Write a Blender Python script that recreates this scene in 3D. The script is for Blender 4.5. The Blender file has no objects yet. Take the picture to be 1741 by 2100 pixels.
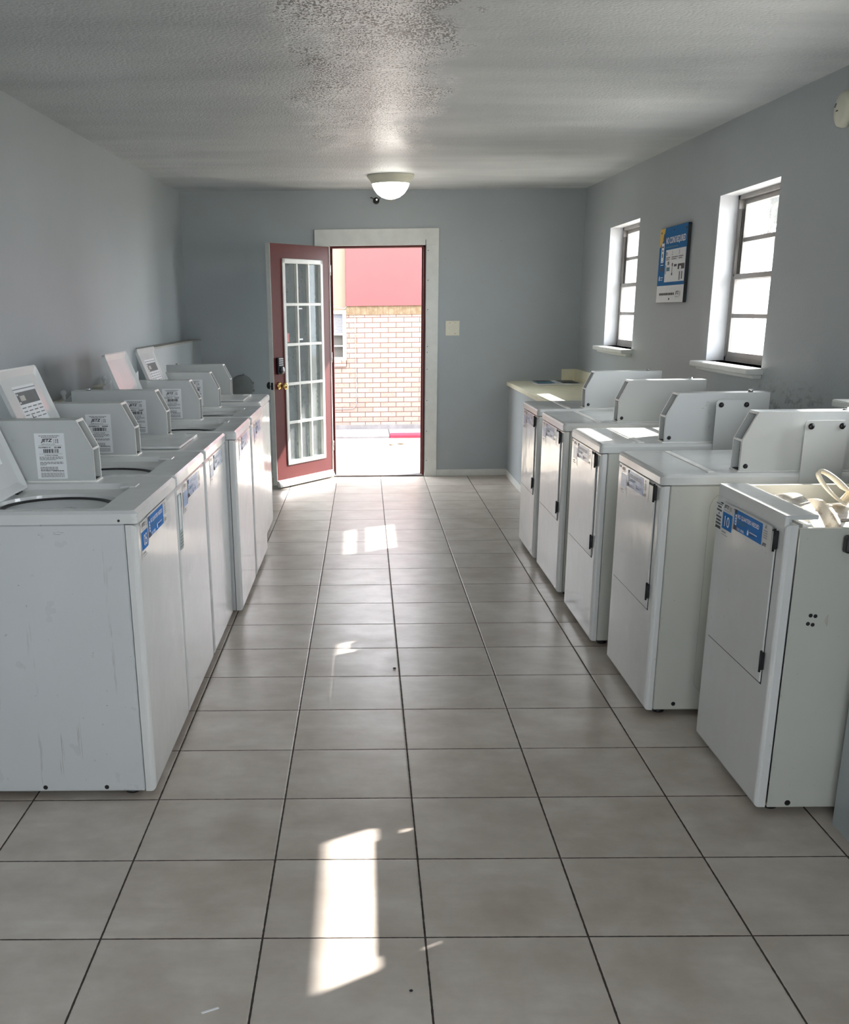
import bpy, bmesh, math, random
from mathutils import Vector, Matrix, Euler
random.seed(7)
SC = bpy.context.scene
COL = SC.collection
PI = math.pi

# ------------------------------------------------------------------ materials
def srgb(r, g, b):
    f = lambda c: c/12.92 if c <= .04045 else ((c+.055)/1.055)**2.4
    return (f(r/255), f(g/255), f(b/255), 1)

class NT:
    def __init__(s, name):
        s.m = bpy.data.materials.new(name); s.m.use_nodes = True
        s.t = s.m.node_tree; s.t.nodes.clear()
        s.out = s.t.nodes.new('ShaderNodeOutputMaterial')
    def n(s, typ, **kw):
        nd = s.t.nodes.new(typ)
        for k, v in kw.items(): setattr(nd, k, v)
        return nd
    def l(s, a, b): s.t.links.new(a, b)
    def val(s, sock, v):
        if hasattr(v, 'is_linked') or hasattr(v, 'links'): s.l(v, sock)
        else: sock.default_value = v
    def math(s, op, a, b=None, clamp=False):
        nd = s.n('ShaderNodeMath', operation=op); nd.use_clamp = clamp
        s.val(nd.inputs[0], a)
        if b is not None: s.val(nd.inputs[1], b)
        return nd.outputs[0]
    def mix(s, fac, a, b):
        nd = s.n('ShaderNodeMix', data_type='RGBA')
        s.val(nd.inputs[0], fac); s.val(nd.inputs[6], a); s.val(nd.inputs[7], b)
        return nd.outputs[2]
    def coord(s, scale=(1, 1, 1), loc=(0, 0, 0)):
        tc = s.n('ShaderNodeTexCoord'); mp = s.n('ShaderNodeMapping')
        mp.inputs['Scale'].default_value = scale; mp.inputs['Location'].default_value = loc
        s.l(tc.outputs['Object'], mp.inputs['Vector']); return mp.outputs[0]
    def noise(s, vec, scale, detail=3, rough=.55):
        nd = s.n('ShaderNodeTexNoise'); nd.inputs['Scale'].default_value = scale
        nd.inputs['Detail'].default_value = detail; nd.inputs['Roughness'].default_value = rough
        s.l(vec, nd.inputs['Vector']); return nd.outputs['Fac']
    def ramp(s, fac, p0, p1, c0=(0, 0, 0, 1), c1=(1, 1, 1, 1)):
        nd = s.n('ShaderNodeValToRGB'); e = nd.color_ramp.elements
        e[0].position = p0; e[1].position = p1; e[0].color = c0; e[1].color = c1
        s.l(fac, nd.inputs[0]); return nd.outputs[0]
    def bump(s, h, strength, dist):
        nd = s.n('ShaderNodeBump'); nd.inputs['Strength'].default_value = strength
        nd.inputs['Distance'].default_value = dist; s.l(h, nd.inputs['Height']); return nd.outputs[0]
    def bsdf(s, color, rough=.5, metal=0, spec=.5, normal=None, **kw):
        b = s.n('ShaderNodeBsdfPrincipled')
        s.val(b.inputs['Base Color'], color); s.val(b.inputs['Roughness'], rough)
        b.inputs['Metallic'].default_value = metal; b.inputs['Specular IOR Level'].default_value = spec
        if normal is not None: s.l(normal, b.inputs['Normal'])
        for k, v in kw.items(): b.inputs[k].default_value = v
        s.l(b.outputs[0], s.out.inputs[0]); return b

def flat(name, c, rough=.5, metal=0, spec=.5, var=.06, sc=12):
    t = NT(name); v = t.coord()
    n = t.noise(v, sc)
    dk = tuple(x*(1-var) for x in c[:3])+(1,); lt = tuple(min(1, x*(1+var)) for x in c[:3])+(1,)
    t.bsdf(t.ramp(n, .35, .65, dk, lt), rough, metal, spec)
    return t.m

M = {}
def enamel(name, c, dirt=.5, rough=.16, streak=False):
    t = NT(name); v = t.coord()
    big = t.noise(v, 2.5, 3); base = t.ramp(big, .3, .7, tuple(x*.96 for x in c[:3])+(1,), c)
    sp = t.noise(v, 55, 2, .5); spots = t.ramp(sp, .72, .76)
    col = t.mix(t.math('MULTIPLY', spots, dirt*.5), base, srgb(120, 108, 92))
    if streak:
        st = t.noise(t.coord((26, 26, 1.1)), 1.0, 4, .6)
        m1 = t.ramp(st, .64, .74)
        fine = t.noise(t.coord((120, 120, 14)), 1.0, 2); m2 = t.ramp(fine, .45, .6)
        col = t.mix(t.math('MULTIPLY', t.math('MULTIPLY', m1, m2), .55*dirt), col, srgb(112, 98, 84))
    wav = t.noise(v, 5, 2)
    r = t.math('ADD', t.math('MULTIPLY', t.noise(v, 9, 3), .12), rough-.05)
    t.bsdf(col, r, 0, .5, t.bump(wav, .12, .02))
    return t.m
M['enamel'] = enamel('enamel_white', srgb(214, 216, 215), .35)
M['front'] = enamel('enamel_front', srgb(222, 223, 222), .35, .13)
M['side'] = enamel('enamel_side', srgb(206, 209, 211), .9, .28, True)
M['dside'] = enamel('enamel_dryer_side', srgb(200, 201, 193), .6, .3)
M['box'] = enamel('coin_box_paint', srgb(198, 201, 200), .3, .32)
M['boxin'] = flat('coin_box_inside', srgb(190, 190, 182), .4)
M['edge'] = flat('bare_edge', srgb(244, 244, 240), .3)
M['black'] = flat('black_rubber', (.012, .012, .013, 1), .45)
M['dark'] = flat('dark_gap', (.02, .02, .022, 1), .7)
M['screw'] = flat('dark_screw', (.03, .03, .032, 1), .35, .6)
M['steel'] = flat('steel', (.55, .55, .55, 1), .25, 1)
M['basket'] = flat('basket_enamel', srgb(205, 206, 202), .35)
M['paper'] = flat('paper_label', srgb(232, 234, 236), .5, var=.02)
M['ink'] = flat('black_ink', (.01, .01, .012, 1), .5)
M['greyink'] = flat('grey_ink', (.16, .165, .17, 1), .6)
M['blue'] = flat('sticker_blue', srgb(4, 114, 194), .4, spec=.08, var=.06)
M['bluerefl'] = flat('reflection_washed_blue', srgb(92, 142, 196), .22, spec=.4, var=.1)  # paler copy of the sticker blue: washed-out reflection put into the colour
M['blue2'] = flat('poster_blue', srgb(0, 104, 166), .5, spec=.08, var=.05)
M['white'] = flat('white_print', srgb(240, 242, 245), .4, var=.02)
M['yellow'] = flat('poster_yellow', srgb(236, 190, 60), .4)
M['navy'] = flat('navy_print', srgb(30, 45, 80), .5)
M['teal'] = flat('teal_print', srgb(60, 120, 140), .5)
M['green'] = flat('pale_green_print', srgb(170, 188, 186), .4)
M['trim'] = flat('white_trim_paint', srgb(214, 216, 212), .35, var=.04)
M['reveal'] = flat('reveal_paint', srgb(222, 224, 228), .45, var=.03)
M['alum'] = flat('window_aluminium', srgb(150, 146, 142), .4, .3)
M['track'] = flat('dark_track', srgb(70, 66, 62), .5)
M['burg'] = None
M['brass'] = flat('brass', (.72, .5, .18, 1), .15, 1, var=.1)
M['keypad'] = flat('keypad_black', (.012, .013, .02, 1), .3)
M['doorglass'] = None
M['cream'] = flat('counter_laminate', srgb(226, 222, 196), .35, var=.04)
M['almond'] = flat('almond_plastic', srgb(216, 214, 196), .35, var=.03)
M['grille'] = flat('grey_grille', srgb(120, 125, 126), .6)
M['cord'] = flat('cord_cream', srgb(232, 224, 206), .5)
M['drum'] = None
M['curb'] = flat('concrete_curb', srgb(104, 98, 98), .9, var=.15, sc=9)
M['redpaint'] = flat('red_curb_paint', srgb(140, 24, 46), .8, var=.25, sc=30)
M['pink'] = flat('pink_fascia', srgb(108, 53, 53), .8, var=.02, sc=4)
M['beige'] = flat('beige_siding', srgb(112, 97, 83), .8, var=.04, sc=3)
M['ledge'] = flat('ledge_top_paint', srgb(150, 148, 142), .5)
M['leaf'] = flat('dry_leaf', srgb(150, 100, 60), .7)
M['bark'] = flat('bark', srgb(92, 78, 66), .9, var=.3)
M['foliage'] = flat('foliage', srgb(80, 88, 60), .8, var=.4, sc=3)
M['beige2'] = flat('weathered_frame_paint', srgb(150, 148, 142), .6)
M['blind'] = flat('slatted_blind', srgb(128, 130, 142), .6)
M['roof'] = flat('roof_boards', srgb(150, 140, 128), .9)

def mk_wall(name, mould=False):
    t = NT(name); v = t.coord()
    c = srgb(165, 172, 175)
    n1 = t.noise(v, 1.3, 4)
    col = t.ramp(n1, .3, .7, tuple(x*.965 for x in c[:3])+(1,), tuple(x*1.03 for x in c[:3])+(1,))
    sp = t.ramp(t.noise(v, 38, 3, .6), .735, .775)
    col = t.mix(t.math('MULTIPLY', sp, .45), col, srgb(80, 82, 84))
    if mould:   # scuffed mildewy patch on the right wall, low down beside the near window
        s = t.n('ShaderNodeSeparateXYZ'); t.l(v, s.inputs[0])
        dy = t.math('DIVIDE', t.math('SUBTRACT', s.outputs[1], 5.15), .75)
        dz = t.math('DIVIDE', t.math('SUBTRACT', s.outputs[2], 1.02), .17)
        d = t.math('ADD', t.math('MULTIPLY', dy, dy), t.math('MULTIPLY', dz, dz))
        reg = t.math('SUBTRACT', 1, d, True)
        sp2 = t.ramp(t.noise(t.coord((1, .4, 1)), 34, 5, .7), .5, .66)
        col = t.mix(t.math('MULTIPLY', t.math('MULTIPLY', reg, sp2), .75), col, srgb(66, 66, 64))
    bump = t.bump(t.noise(v, 70, 3), .25, .004)
    t.bsdf(col, .42, 0, .45, bump)
    return t.m
M['wall'] = mk_wall('wall_paint_blue_grey'); M['wallr'] = mk_wall('wall_paint_scuffed', True)

def mk_ceiling():
    t = NT('ceiling_popcorn'); v = t.coord()
    s = t.n('ShaderNodeSeparateXYZ'); t.l(v, s.inputs[0])
    # patched and flaking area above the aisle
    wob = t.math('MULTIPLY', t.math('SUBTRACT', t.noise(t.coord((1, .45, 1)), 3.4, 5, .65), .5), .75)
    dx = t.math('DIVIDE', t.math('ABSOLUTE', t.math('ADD', t.math('SUBTRACT', s.outputs[0], .03), wob)), .36)
    dy = t.math('DIVIDE', t.math('ABSOLUTE', t.math('SUBTRACT', s.outputs[1], 4.6)), 3.3)
    reg = t.ramp(t.math('MAXIMUM', dx, t.math('MULTIPLY', dy, dy)), .6, 1.35, (1, 1, 1, 1), (0, 0, 0, 1))
    vo = t.n('ShaderNodeTexVoronoi'); vo.inputs['Scale'].default_value = 70; t.l(v, vo.inputs['Vector'])
    pop = t.math('SUBTRACT', 1, vo.outputs['Distance'])
    h = t.math('ADD', t.math('MULTIPLY', pop, .6), t.math('MULTIPLY', t.noise(v, 130, 2), .5))
    # worm-like pits, thick near the camera and thinning towards the lamp
    pits = t.noise(t.coord((1, .5, 1)), 125, 2, .5)
    dens = t.math('ADD', t.math('MULTIPLY', t.noise(t.coord((1, .5, 1)), 3.6, 4), .42), t.math('MULTIPLY', t.math('SUBTRACT', 4.6, s.outputs[1]), .03))
    pm = t.ramp(t.math('ADD', pits, t.math('SUBTRACT', dens, .2)), .545, .575)
    pm = t.math('MULTIPLY', pm, t.ramp(reg, .15, .6))
    smear = t.ramp(t.noise(t.coord((1.6, 7, 1)), 2.4, 5, .65), .5, .62)
    base = t.ramp(t.noise(t.coord((.5, 1.5, 1)), 1.3, 4), .35, .65, srgb(188, 192, 194), srgb(209, 212, 213))
    base = t.mix(t.math('MULTIPLY', reg, t.math('ADD', .55, t.math('MULTIPLY', smear, .45))), base, srgb(248, 249, 250))  # flaking strip also whitened: the door's sheen is put into its colour
    col = t.mix(t.math('MULTIPLY', pm, 1.0), base, srgb(92, 96, 95))
    far = t.ramp(t.noise(v, 60, 2), .7, .74)
    col = t.mix(t.math('MULTIPLY', far, .35), col, srgb(120, 124, 124))
    h2 = t.math('SUBTRACT', h, t.math('MULTIPLY', pm, 1.2))
    t.bsdf(col, t.math('SUBTRACT', .5, t.math('MULTIPLY', reg, .2)), 0, .5, t.bump(h2, .5, .01))
    return t.m
M['ceiling'] = mk_ceiling()

TX0, TY0, TT = -.2703, 2.3607, .41
def mk_floor():
    t = NT('floor_tiles'); v = t.coord()
    s = t.n('ShaderNodeSeparateXYZ'); t.l(v, s.inputs[0])
    gx = t.math('DIVIDE', t.math('SUBTRACT', s.outputs[0], TX0-TT*40), TT)
    gy = t.math('DIVIDE', t.math('SUBTRACT', s.outputs[1], TY0-TT*40), TT)
    def line(g):
        f = t.math('FRACT', g); e = t.math('MINIMUM', f, t.math('SUBTRACT', 1, f))
        return e
    wob = t.math('MULTIPLY', t.math('SUBTRACT', t.noise(v, 45, 2), .5), .006)
    e = t.math('ADD', t.math('MINIMUM', line(gx), line(gy)), wob)
    grout = t.math('LESS_THAN', e, .0064)
    soft = t.ramp(e, .004, .016)
    cb = t.n('ShaderNodeCombineXYZ'); t.l(t.math('FLOOR', gx), cb.inputs[0]); t.l(t.math('FLOOR', gy), cb.inputs[1])
    wn = t.n('ShaderNodeTexWhiteNoise'); t.l(cb.outputs[0], wn.inputs['Vector'])
    off = t.n('ShaderNodeVectorMath', operation='MULTIPLY_ADD')
    t.l(wn.outputs['Color'], off.inputs[0]); off.inputs[1].default_value = (9, 9, 9); t.l(v, off.inputs[2])
    clouds = t.noise(off.outputs[0], 4.2, 5, .6)
    st = t.n('ShaderNodeMapping'); st.inputs['Scale'].default_value = (2.5, 11, 1); t.l(off.outputs[0], st.inputs['Vector'])
    veins = t.noise(st.outputs[0], 1.6, 5, .6)
    c = t.ramp(clouds, .28, .75, srgb(170, 157, 145), srgb(213, 205, 196))
    c = t.mix(t.math('MULTIPLY', t.ramp(veins, .45, .75), .45), c, srgb(176, 164, 152))
    c = t.mix(t.math('MULTIPLY', wn.outputs['Value'], .18), c, srgb(216, 212, 206))
    sp = t.ramp(t.noise(v, 60, 3, .6), .755, .79)
    c = t.mix(t.math('MULTIPLY', sp, .5), c, srgb(86, 74, 62))
    c = t.mix(grout, c, srgb(58, 50, 44))
    r = t.math('ADD', .24, t.math('MULTIPLY', t.noise(v, 7, 4), .2))
    r = t.math('ADD', r, t.math('MULTIPLY', grout, .5))
    h = t.math('ADD', soft, t.math('MULTIPLY', t.noise(v, 18, 4), .12))
    t.bsdf(c, r, 0, .5, t.bump(h, .3, .003))
    return t.m
M['floor'] = mk_floor()

def mk_brick():
    t = NT('pink_white_brick'); v = t.coord()
    s = t.n('ShaderNodeSeparateXYZ'); t.l(v, s.inputs[0])
    cb = t.n('ShaderNodeCombineXYZ'); t.l(s.outputs[0], cb.inputs[0]); t.l(s.outputs[2], cb.inputs[1])
    br = t.n('ShaderNodeTexBrick'); t.l(cb.outputs[0], br.inputs['Vector'])
    br.inputs['Scale'].default_value = 1; br.inputs['Brick Width'].default_value = .2
    br.inputs['Row Height'].default_value = .0615; br.inputs['Mortar Size'].default_value = .0045
    br.inputs['Mortar Smooth'].default_value = .1
    br.inputs['Color1'].default_value = srgb(134, 117, 109); br.inputs['Color2'].default_value = srgb(126, 103, 95)
    br.inputs['Mortar'].default_value = srgb(80, 60, 55)
    n = t.ramp(t.noise(v, 24, 4, .65), .55, .66)
    col = t.mix(t.math('MULTIPLY', n, .55), br.outputs['Color'], srgb(122, 88, 66))
    t.bsdf(col, .9, 0, .3, t.bump(br.outputs['Fac'], .5, -.006))
    return t.m
M['brick'] = mk_brick()
def mk_soldier():
    t = NT('soldier_course_brick'); v = t.coord()
    s = t.n('ShaderNodeSeparateXYZ'); t.l(v, s.inputs[0])
    f = t.math('FRACT', t.math('DIVIDE', t.math('ADD', s.outputs[0], 20), .07))
    mort = t.math('LESS_THAN', f, .1)
    c = t.ramp(t.noise(v, 20, 4), .35, .65, srgb(88, 71, 50), srgb(106, 92, 73))
    t.bsdf(t.mix(mort, c, srgb(90, 66, 44)), .9)
    return t.m
M['soldier'] = mk_soldier()
def mk_burg():
    t = NT('burgundy_door_paint'); v = t.coord()
    c = t.ramp(t.noise(v, 3, 4), .3, .7, srgb(82, 32, 32), srgb(90, 37, 35))
    c = t.mix(t.math('MULTIPLY', t.ramp(t.noise(v, 40, 3), .72, .76), .5), c, srgb(70, 34, 34))
    t.bsdf(c, .5, 0, .22, t.bump(t.noise(v, 60, 2), .1, .003)); return t.m
M['burg'] = mk_burg()
def mk_ground(nm, c0, c1):
    t = NT(nm); v = t.coord()
    c = t.ramp(t.noise(v, 1.5, 6, .6), .3, .7, c0, c1)
    cr = t.ramp(t.noise(t.coord((1.4, 5, 1)), 2.2, 6, .7), .49, .502)
    cr2 = t.ramp(t.noise(t.coord((1.4, 5, 1)), 2.2, 6, .7), .502, .514)
    crack = t.math('MULTIPLY', t.math('SUBTRACT', cr, cr2), .6, True)
    t.bsdf(t.mix(crack, c, srgb(120, 100, 80)), .95, 0, .2); return t.m
M['ground'] = mk_ground('concrete_pavement', srgb(176, 168, 156), srgb(198, 190, 178)); M['alley'] = mk_ground('worn_alley_paving', srgb(128, 120, 110), srgb(142, 134, 124))
def mk_drum():
    t = NT('dryer_drum_rusty'); v = t.coord()
    n = t.ramp(t.noise(v, 11, 5, .65), .5, .66)
    s = t.n('ShaderNodeSeparateXYZ'); t.l(v, s.inputs[0])
    band = t.math('SUBTRACT', 1, t.math('DIVIDE', t.math('ABSOLUTE', t.math('SUBTRACT', s.outputs[0], .185)), .05), True)
    c = t.mix(t.math('MULTIPLY', n, .55), srgb(226, 220, 208), srgb(150, 128, 104))
    c = t.mix(t.math('MULTIPLY', t.math('MULTIPLY', n, band), .95), c, srgb(96, 62, 40))
    t.bsdf(c, .45); return t.m
M['drum'] = mk_drum()

def mk_glass(name, frost, tint=(1, 1, 1, 1), refl=.12, rough=.02, dirt=True):
    t = NT(name); v = t.coord()
    tr = t.n('ShaderNodeBsdfTransparent'); tr.inputs[0].default_value = tint
    tl = t.n('ShaderNodeBsdfTranslucent'); tl.inputs[0].default_value = (.86, .88, .9, 1)
    df = t.n('ShaderNodeBsdfDiffuse'); df.inputs[0].default_value = (.7, .72, .74, 1)
    a0 = t.n('ShaderNodeMixShader'); a0.inputs[0].default_value = .25
    t.l(tl.outputs[0], a0.inputs[1]); t.l(df.outputs[0], a0.inputs[2])
    a = t.n('ShaderNodeMixShader'); t.l(tr.outputs[0], a.inputs[1]); t.l(a0.outputs[0], a.inputs[2])
    f = t.math('ADD', frost*.85, t.math('MULTIPLY', t.ramp(t.noise(v, 5, 4, .6), .35, .75), frost*.12), True)
    t.l(f, a.inputs[0])
    gl = t.n('ShaderNodeBsdfGlossy'); gl.inputs['Roughness'].default_value = rough
    b = t.n('ShaderNodeMixShader')
    lw = t.n('ShaderNodeLayerWeight'); lw.inputs['Blend'].default_value = .25
    t.l(t.math('MULTIPLY', lw.outputs['Fresnel'], refl*4, True), b.inputs[0])
    t.l(a.outputs[0], b.inputs[1]); t.l(gl.outputs[0], b.inputs[2])
    t.l(b.outputs[0], t.out.inputs[0]); return t.m
M['winglass'] = mk_glass('dusty_window_glass', .12)
M['doorglass'] = mk_glass('hazy_door_glass', .3, (.9, .93, .93, 1), .02)

def mk_bowl():
    t = NT('lamp_bowl_glass'); v = t.coord()
    b = t.bsdf(t.ramp(t.noise(v, 14, 4), .35, .6, srgb(235, 228, 196), srgb(250, 248, 240)), .25)
    b.inputs['Emission Color'].default_value = (1, .98, .9, 1); b.inputs['Emission Strength'].default_value = LAMP
    return t.m
LAMP = 2.0
M['bowl'] = mk_bowl()

# ------------------------------------------------------------------ mesh building
class MB:
    def __init__(s): s.bm = bmesh.new(); s.mi = 0
    def face(s, pts, mi=None):
        vs = [s.bm.verts.new(p) for p in pts]
        try: f = s.bm.faces.new(vs)
        except ValueError: return
        f.material_index = s.mi if mi is None else mi; return f
    def box(s, x0, x1, y0, y1, z0, z1, bev=0, seg=2, mi=None, edges=None):
        b = bmesh.new()
        bmesh.ops.create_cube(b, size=1)
        for v in b.verts:
            v.co = Vector(((x0+x1)/2+v.co.x*(x1-x0), (y0+y1)/2+v.co.y*(y1-y0), (z0+z1)/2+v.co.z*(z1-z0)))
        if bev:
            es = b.edges[:]
            if edges: es = [e for e in es if edges((e.verts[0].co+e.verts[1].co)/2, (e.verts[0].co-e.verts[1].co).normalized())]
            bmesh.ops.bevel(b, geom=es, offset=bev, segments=seg, profile=.5, affect='EDGES')
        s.add(b, mi)
    def add(s, b, mi=None, mat=None):
        mp = {}
        for v in b.verts: mp[v] = s.bm.verts.new(mat @ v.co if mat else v.co)
        for f in b.faces:
            try: g = s.bm.faces.new([mp[v] for v in f.verts])
            except ValueError: continue
            g.material_index = s.mi if mi is None else mi; g.smooth = f.smooth
        b.free()
    def prism(s, poly, axis, a0, a1, mi=None):
        # poly: 2D points; axis 'x': poly in (y,z); 'y': (x,z); 'z': (x,y)
        def P(p, a):
            return {'x': (a, p[0], p[1]), 'y': (p[0], a, p[1]), 'z': (p[0], p[1], a)}[axis]
        n = len(poly)
        A = [s.bm.verts.new(P(p, a0)) for p in poly]; B = [s.bm.verts.new(P(p, a1)) for p in poly]
        fs = [s.bm.faces.new(A), s.bm.faces.new(B)]
        for i in range(n):
            fs.append(s.bm.faces.new([A[i], A[(i+1) % n], B[(i+1) % n], B[i]]))
        for f in fs: f.material_index = s.mi if mi is None else mi
    def rings(s, rings, mi=None, close0=False, close1=False, smooth=True, mis=None):
        R = [[s.bm.verts.new(p) for p in r] for r in rings]
        n = len(R[0])
        for k in range(len(R)-1):
            for i in range(n):
                f = s.bm.faces.new([R[k][i], R[k][(i+1) % n], R[k+1][(i+1) % n], R[k+1][i]])
                f.smooth = smooth; f.material_index = (mis[k] if mis else (s.mi if mi is None else mi))
        for c, r in ((close0, R[0]), (close1, R[-1])):
            if c:
                f = s.bm.faces.new(r); f.material_index = (mis[-1] if mis else (s.mi if mi is None else mi))
    def lathe(s, prof, origin, axis=(0, 0, 1), n=32, mi=None, close0=True, close1=True, smooth=True, mis=None):
        ax = Vector(axis).normalized(); a = ax.orthogonal().normalized(); b = ax.cross(a)
        o = Vector(origin)
        s.rings([[o+ax*h+(a*math.cos(2*PI*i/n)+b*math.sin(2*PI*i/n))*max(r, 1e-4) for i in range(n)] for r, h in prof], mi, close0, close1, smooth, mis)
    def cyl(s, p0, p1, r, n=16, mi=None):
        d = Vector(p1)-Vector(p0); s.lathe([(r, 0), (r, d.length)], p0, d, n, mi)
    def tube(s, pts, r, n=8, mi=None, closed=False):
        pts = [Vector(p) for p in pts]; N = len(pts); R = []
        up = None
        for i, p in enumerate(pts):
            a = pts[(i-1) % N] if (closed or i > 0) else p
            b = pts[(i+1) % N] if (closed or i < N-1) else p
            d = (b-a).normalized()
            if up is None: up = d.orthogonal().normalized()
            up = (up-d*up.dot(d)).normalized(); w = d.cross(up)
            R.append([p+(up*math.cos(2*PI*k/n)+w*math.sin(2*PI*k/n))*r for k in range(n)])
        if closed: R.append(R[0])
        s.rings(R, mi, not closed, not closed)
    def sphere(s, c, r, n=16, sc=(1, 1, 1), mi=None):
        b = bmesh.new(); bmesh.ops.create_uvsphere(b, u_segments=n, v_segments=n//2, radius=r)
        for v in b.verts: v.co = Vector((v.co.x*sc[0]+c[0], v.co.y*sc[1]+c[1], v.co.z*sc[2]+c[2]))
        for f in b.faces: f.smooth = True
        s.add(b, mi)
    def build(s, name, mats, parent=None, normals=True):
        if normals: bmesh.ops.recalc_face_normals(s.bm, faces=s.bm.faces[:])
        me = bpy.data.meshes.new(name); s.bm.to_mesh(me); s.bm.free()
        for m in (mats if isinstance(mats, (list, tuple)) else [mats]): me.materials.append(m)
        o = bpy.data.objects.new(name, me); COL.objects.link(o)
        if parent: o.parent = parent
        return o

def split_build(mb, name, mats, parent):
    # every loose island becomes a part of its own
    bmesh.ops.recalc_face_normals(mb.bm, faces=mb.bm.faces[:])
    left = set(mb.bm.verts); out = []
    while left:
        st = [next(iter(left))]; isl = set(st)
        while st:
            v = st.pop()
            for e in v.link_edges:
                w_ = e.other_vert(v)
                if w_ not in isl: isl.add(w_); st.append(w_)
        left -= isl
        nb = MB(); mp = {v: nb.bm.verts.new(v.co) for v in mb.bm.verts if v in isl}
        for f in mb.bm.faces:
            if f.verts[0] in isl:
                g = nb.bm.faces.new([mp[v] for v in f.verts]); g.material_index = f.material_index; g.smooth = f.smooth
        out.append(nb.build(name, mats, parent))
    mb.bm.free(); return out
def tag(o, label, cat, group=None, kind=None):
    o['label'] = label; o['category'] = cat
    if group: o['group'] = group
    if kind: o['kind'] = kind
    return o
def thing(name, loc, label, cat, group=None, rz=0, kind=None):
    o = bpy.data.objects.new(name, None); COL.objects.link(o)
    o.location = loc; o.rotation_euler = (0, 0, rz); o.empty_display_size = .1
    return tag(o, label, cat, group, kind)
def copy_tree(o, parent=None):
    c = o.copy(); COL.objects.link(c); c.parent = parent
    for ch in [x for x in bpy.data.objects if x.parent == o]: copy_tree(ch, c)
    return c

# text -> polygons
_tc = {}
def text_mesh(s, bold=.0, shear=0.):
    k = (s, bold, shear)
    if k not in _tc:
        cu = bpy.data.curves.new('lettering_curve', 'FONT'); cu.body = s; cu.size = 1; cu.offset = bold; cu.shear = shear
        cu.resolution_u = 3
        ob = bpy.data.objects.new('lettering_curve', cu); COL.objects.link(ob)
        dg = bpy.context.evaluated_depsgraph_get(); me = bpy.data.meshes.new_from_object(ob.evaluated_get(dg))
        vs = [v.co.copy() for v in me.vertices]; fs = [tuple(p.vertices) for p in me.polygons]
        bpy.data.objects.remove(ob); bpy.data.curves.remove(cu); bpy.data.meshes.remove(me)
        _tc[k] = (vs, fs)
    return _tc[k]
class Print:
    """Flat printing on a plane: o + u*a + v*b, lifted along n."""
    def __init__(s, o, u, v, n, lift=.0004):
        s.o, s.u, s.v, s.nn = Vector(o), Vector(u).normalized(), Vector(v).normalized(), Vector(n).normalized()
        s.mb = MB(); s.mats = []; s.lift = lift
    def P(s, a, b, h): return s.o+s.u*a+s.v*b+s.nn*h
    def mi(s, m):
        if m not in s.mats: s.mats.append(m)
        return s.mats.index(m)
    def rect(s, a0, a1, b0, b1, m, lv=1):
        s.mb.face([s.P(a0, b0, s.lift*lv), s.P(a1, b0, s.lift*lv), s.P(a1, b1, s.lift*lv), s.P(a0, b1, s.lift*lv)], s.mi(m))
    def poly(s, pts, m, lv=1): s.mb.face([s.P(a, b, s.lift*lv) for a, b in pts], s.mi(m))
    def text(s, t, a0, a1, b0, b1, m, lv=2, bold=0, shear=0):
        vs, fs = text_mesh(t, bold, shear)
        x0 = min(v.x for v in vs); x1 = max(v.x for v in vs); y0 = min(v.y for v in vs); y1 = max(v.y for v in vs)
        bv = [s.mb.bm.verts.new(s.P(a0+(v.x-x0)/(x1-x0)*(a1-a0), b0+(v.y-y0)/(y1-y0)*(b1-b0), s.lift*lv)) for v in vs]
        for f in fs:
            try: g = s.mb.bm.faces.new([bv[i] for i in f]); g.material_index = s.mi(m)
            except ValueError: pass
    def words(s, a0, a1, b, h, m, seed, lv=2, fill=.8):
        r = random.Random(seed); a = a0
        while a < a1:
            w = min(r.uniform(.05, .16)*(a1-a0), a1-a); s.rect(a, a+w*.9, b, b+h, m, lv); a += w+.03*(a1-a0)*(1.2-fill)
    def build(s, name, parent): return s.mb.build(name, [M[k] for k in s.mats], parent, normals=False)

def jetz_logo(p, a0, a1, b0, b1, lv=2):
    w = a1-a0; h = b1-b0
    p.text('JETZ', a0, a0+w*.66, b0+h*.3, b1, 'ink', lv, bold=.035, shear=.25)
    p.text('SERVICE CO', a0, a0+w*.78, b0, b0+h*.17, 'ink', lv)
    for i in range(3):
        for j in range(4):
            x = a0+w*(.7+.1*i); z = b0+h*(.28+.18*j)
            p.rect(x, x+w*(.03+.03*i*.8), z, z+h*.1, 'ink' if i else 'greyink', lv)

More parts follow.
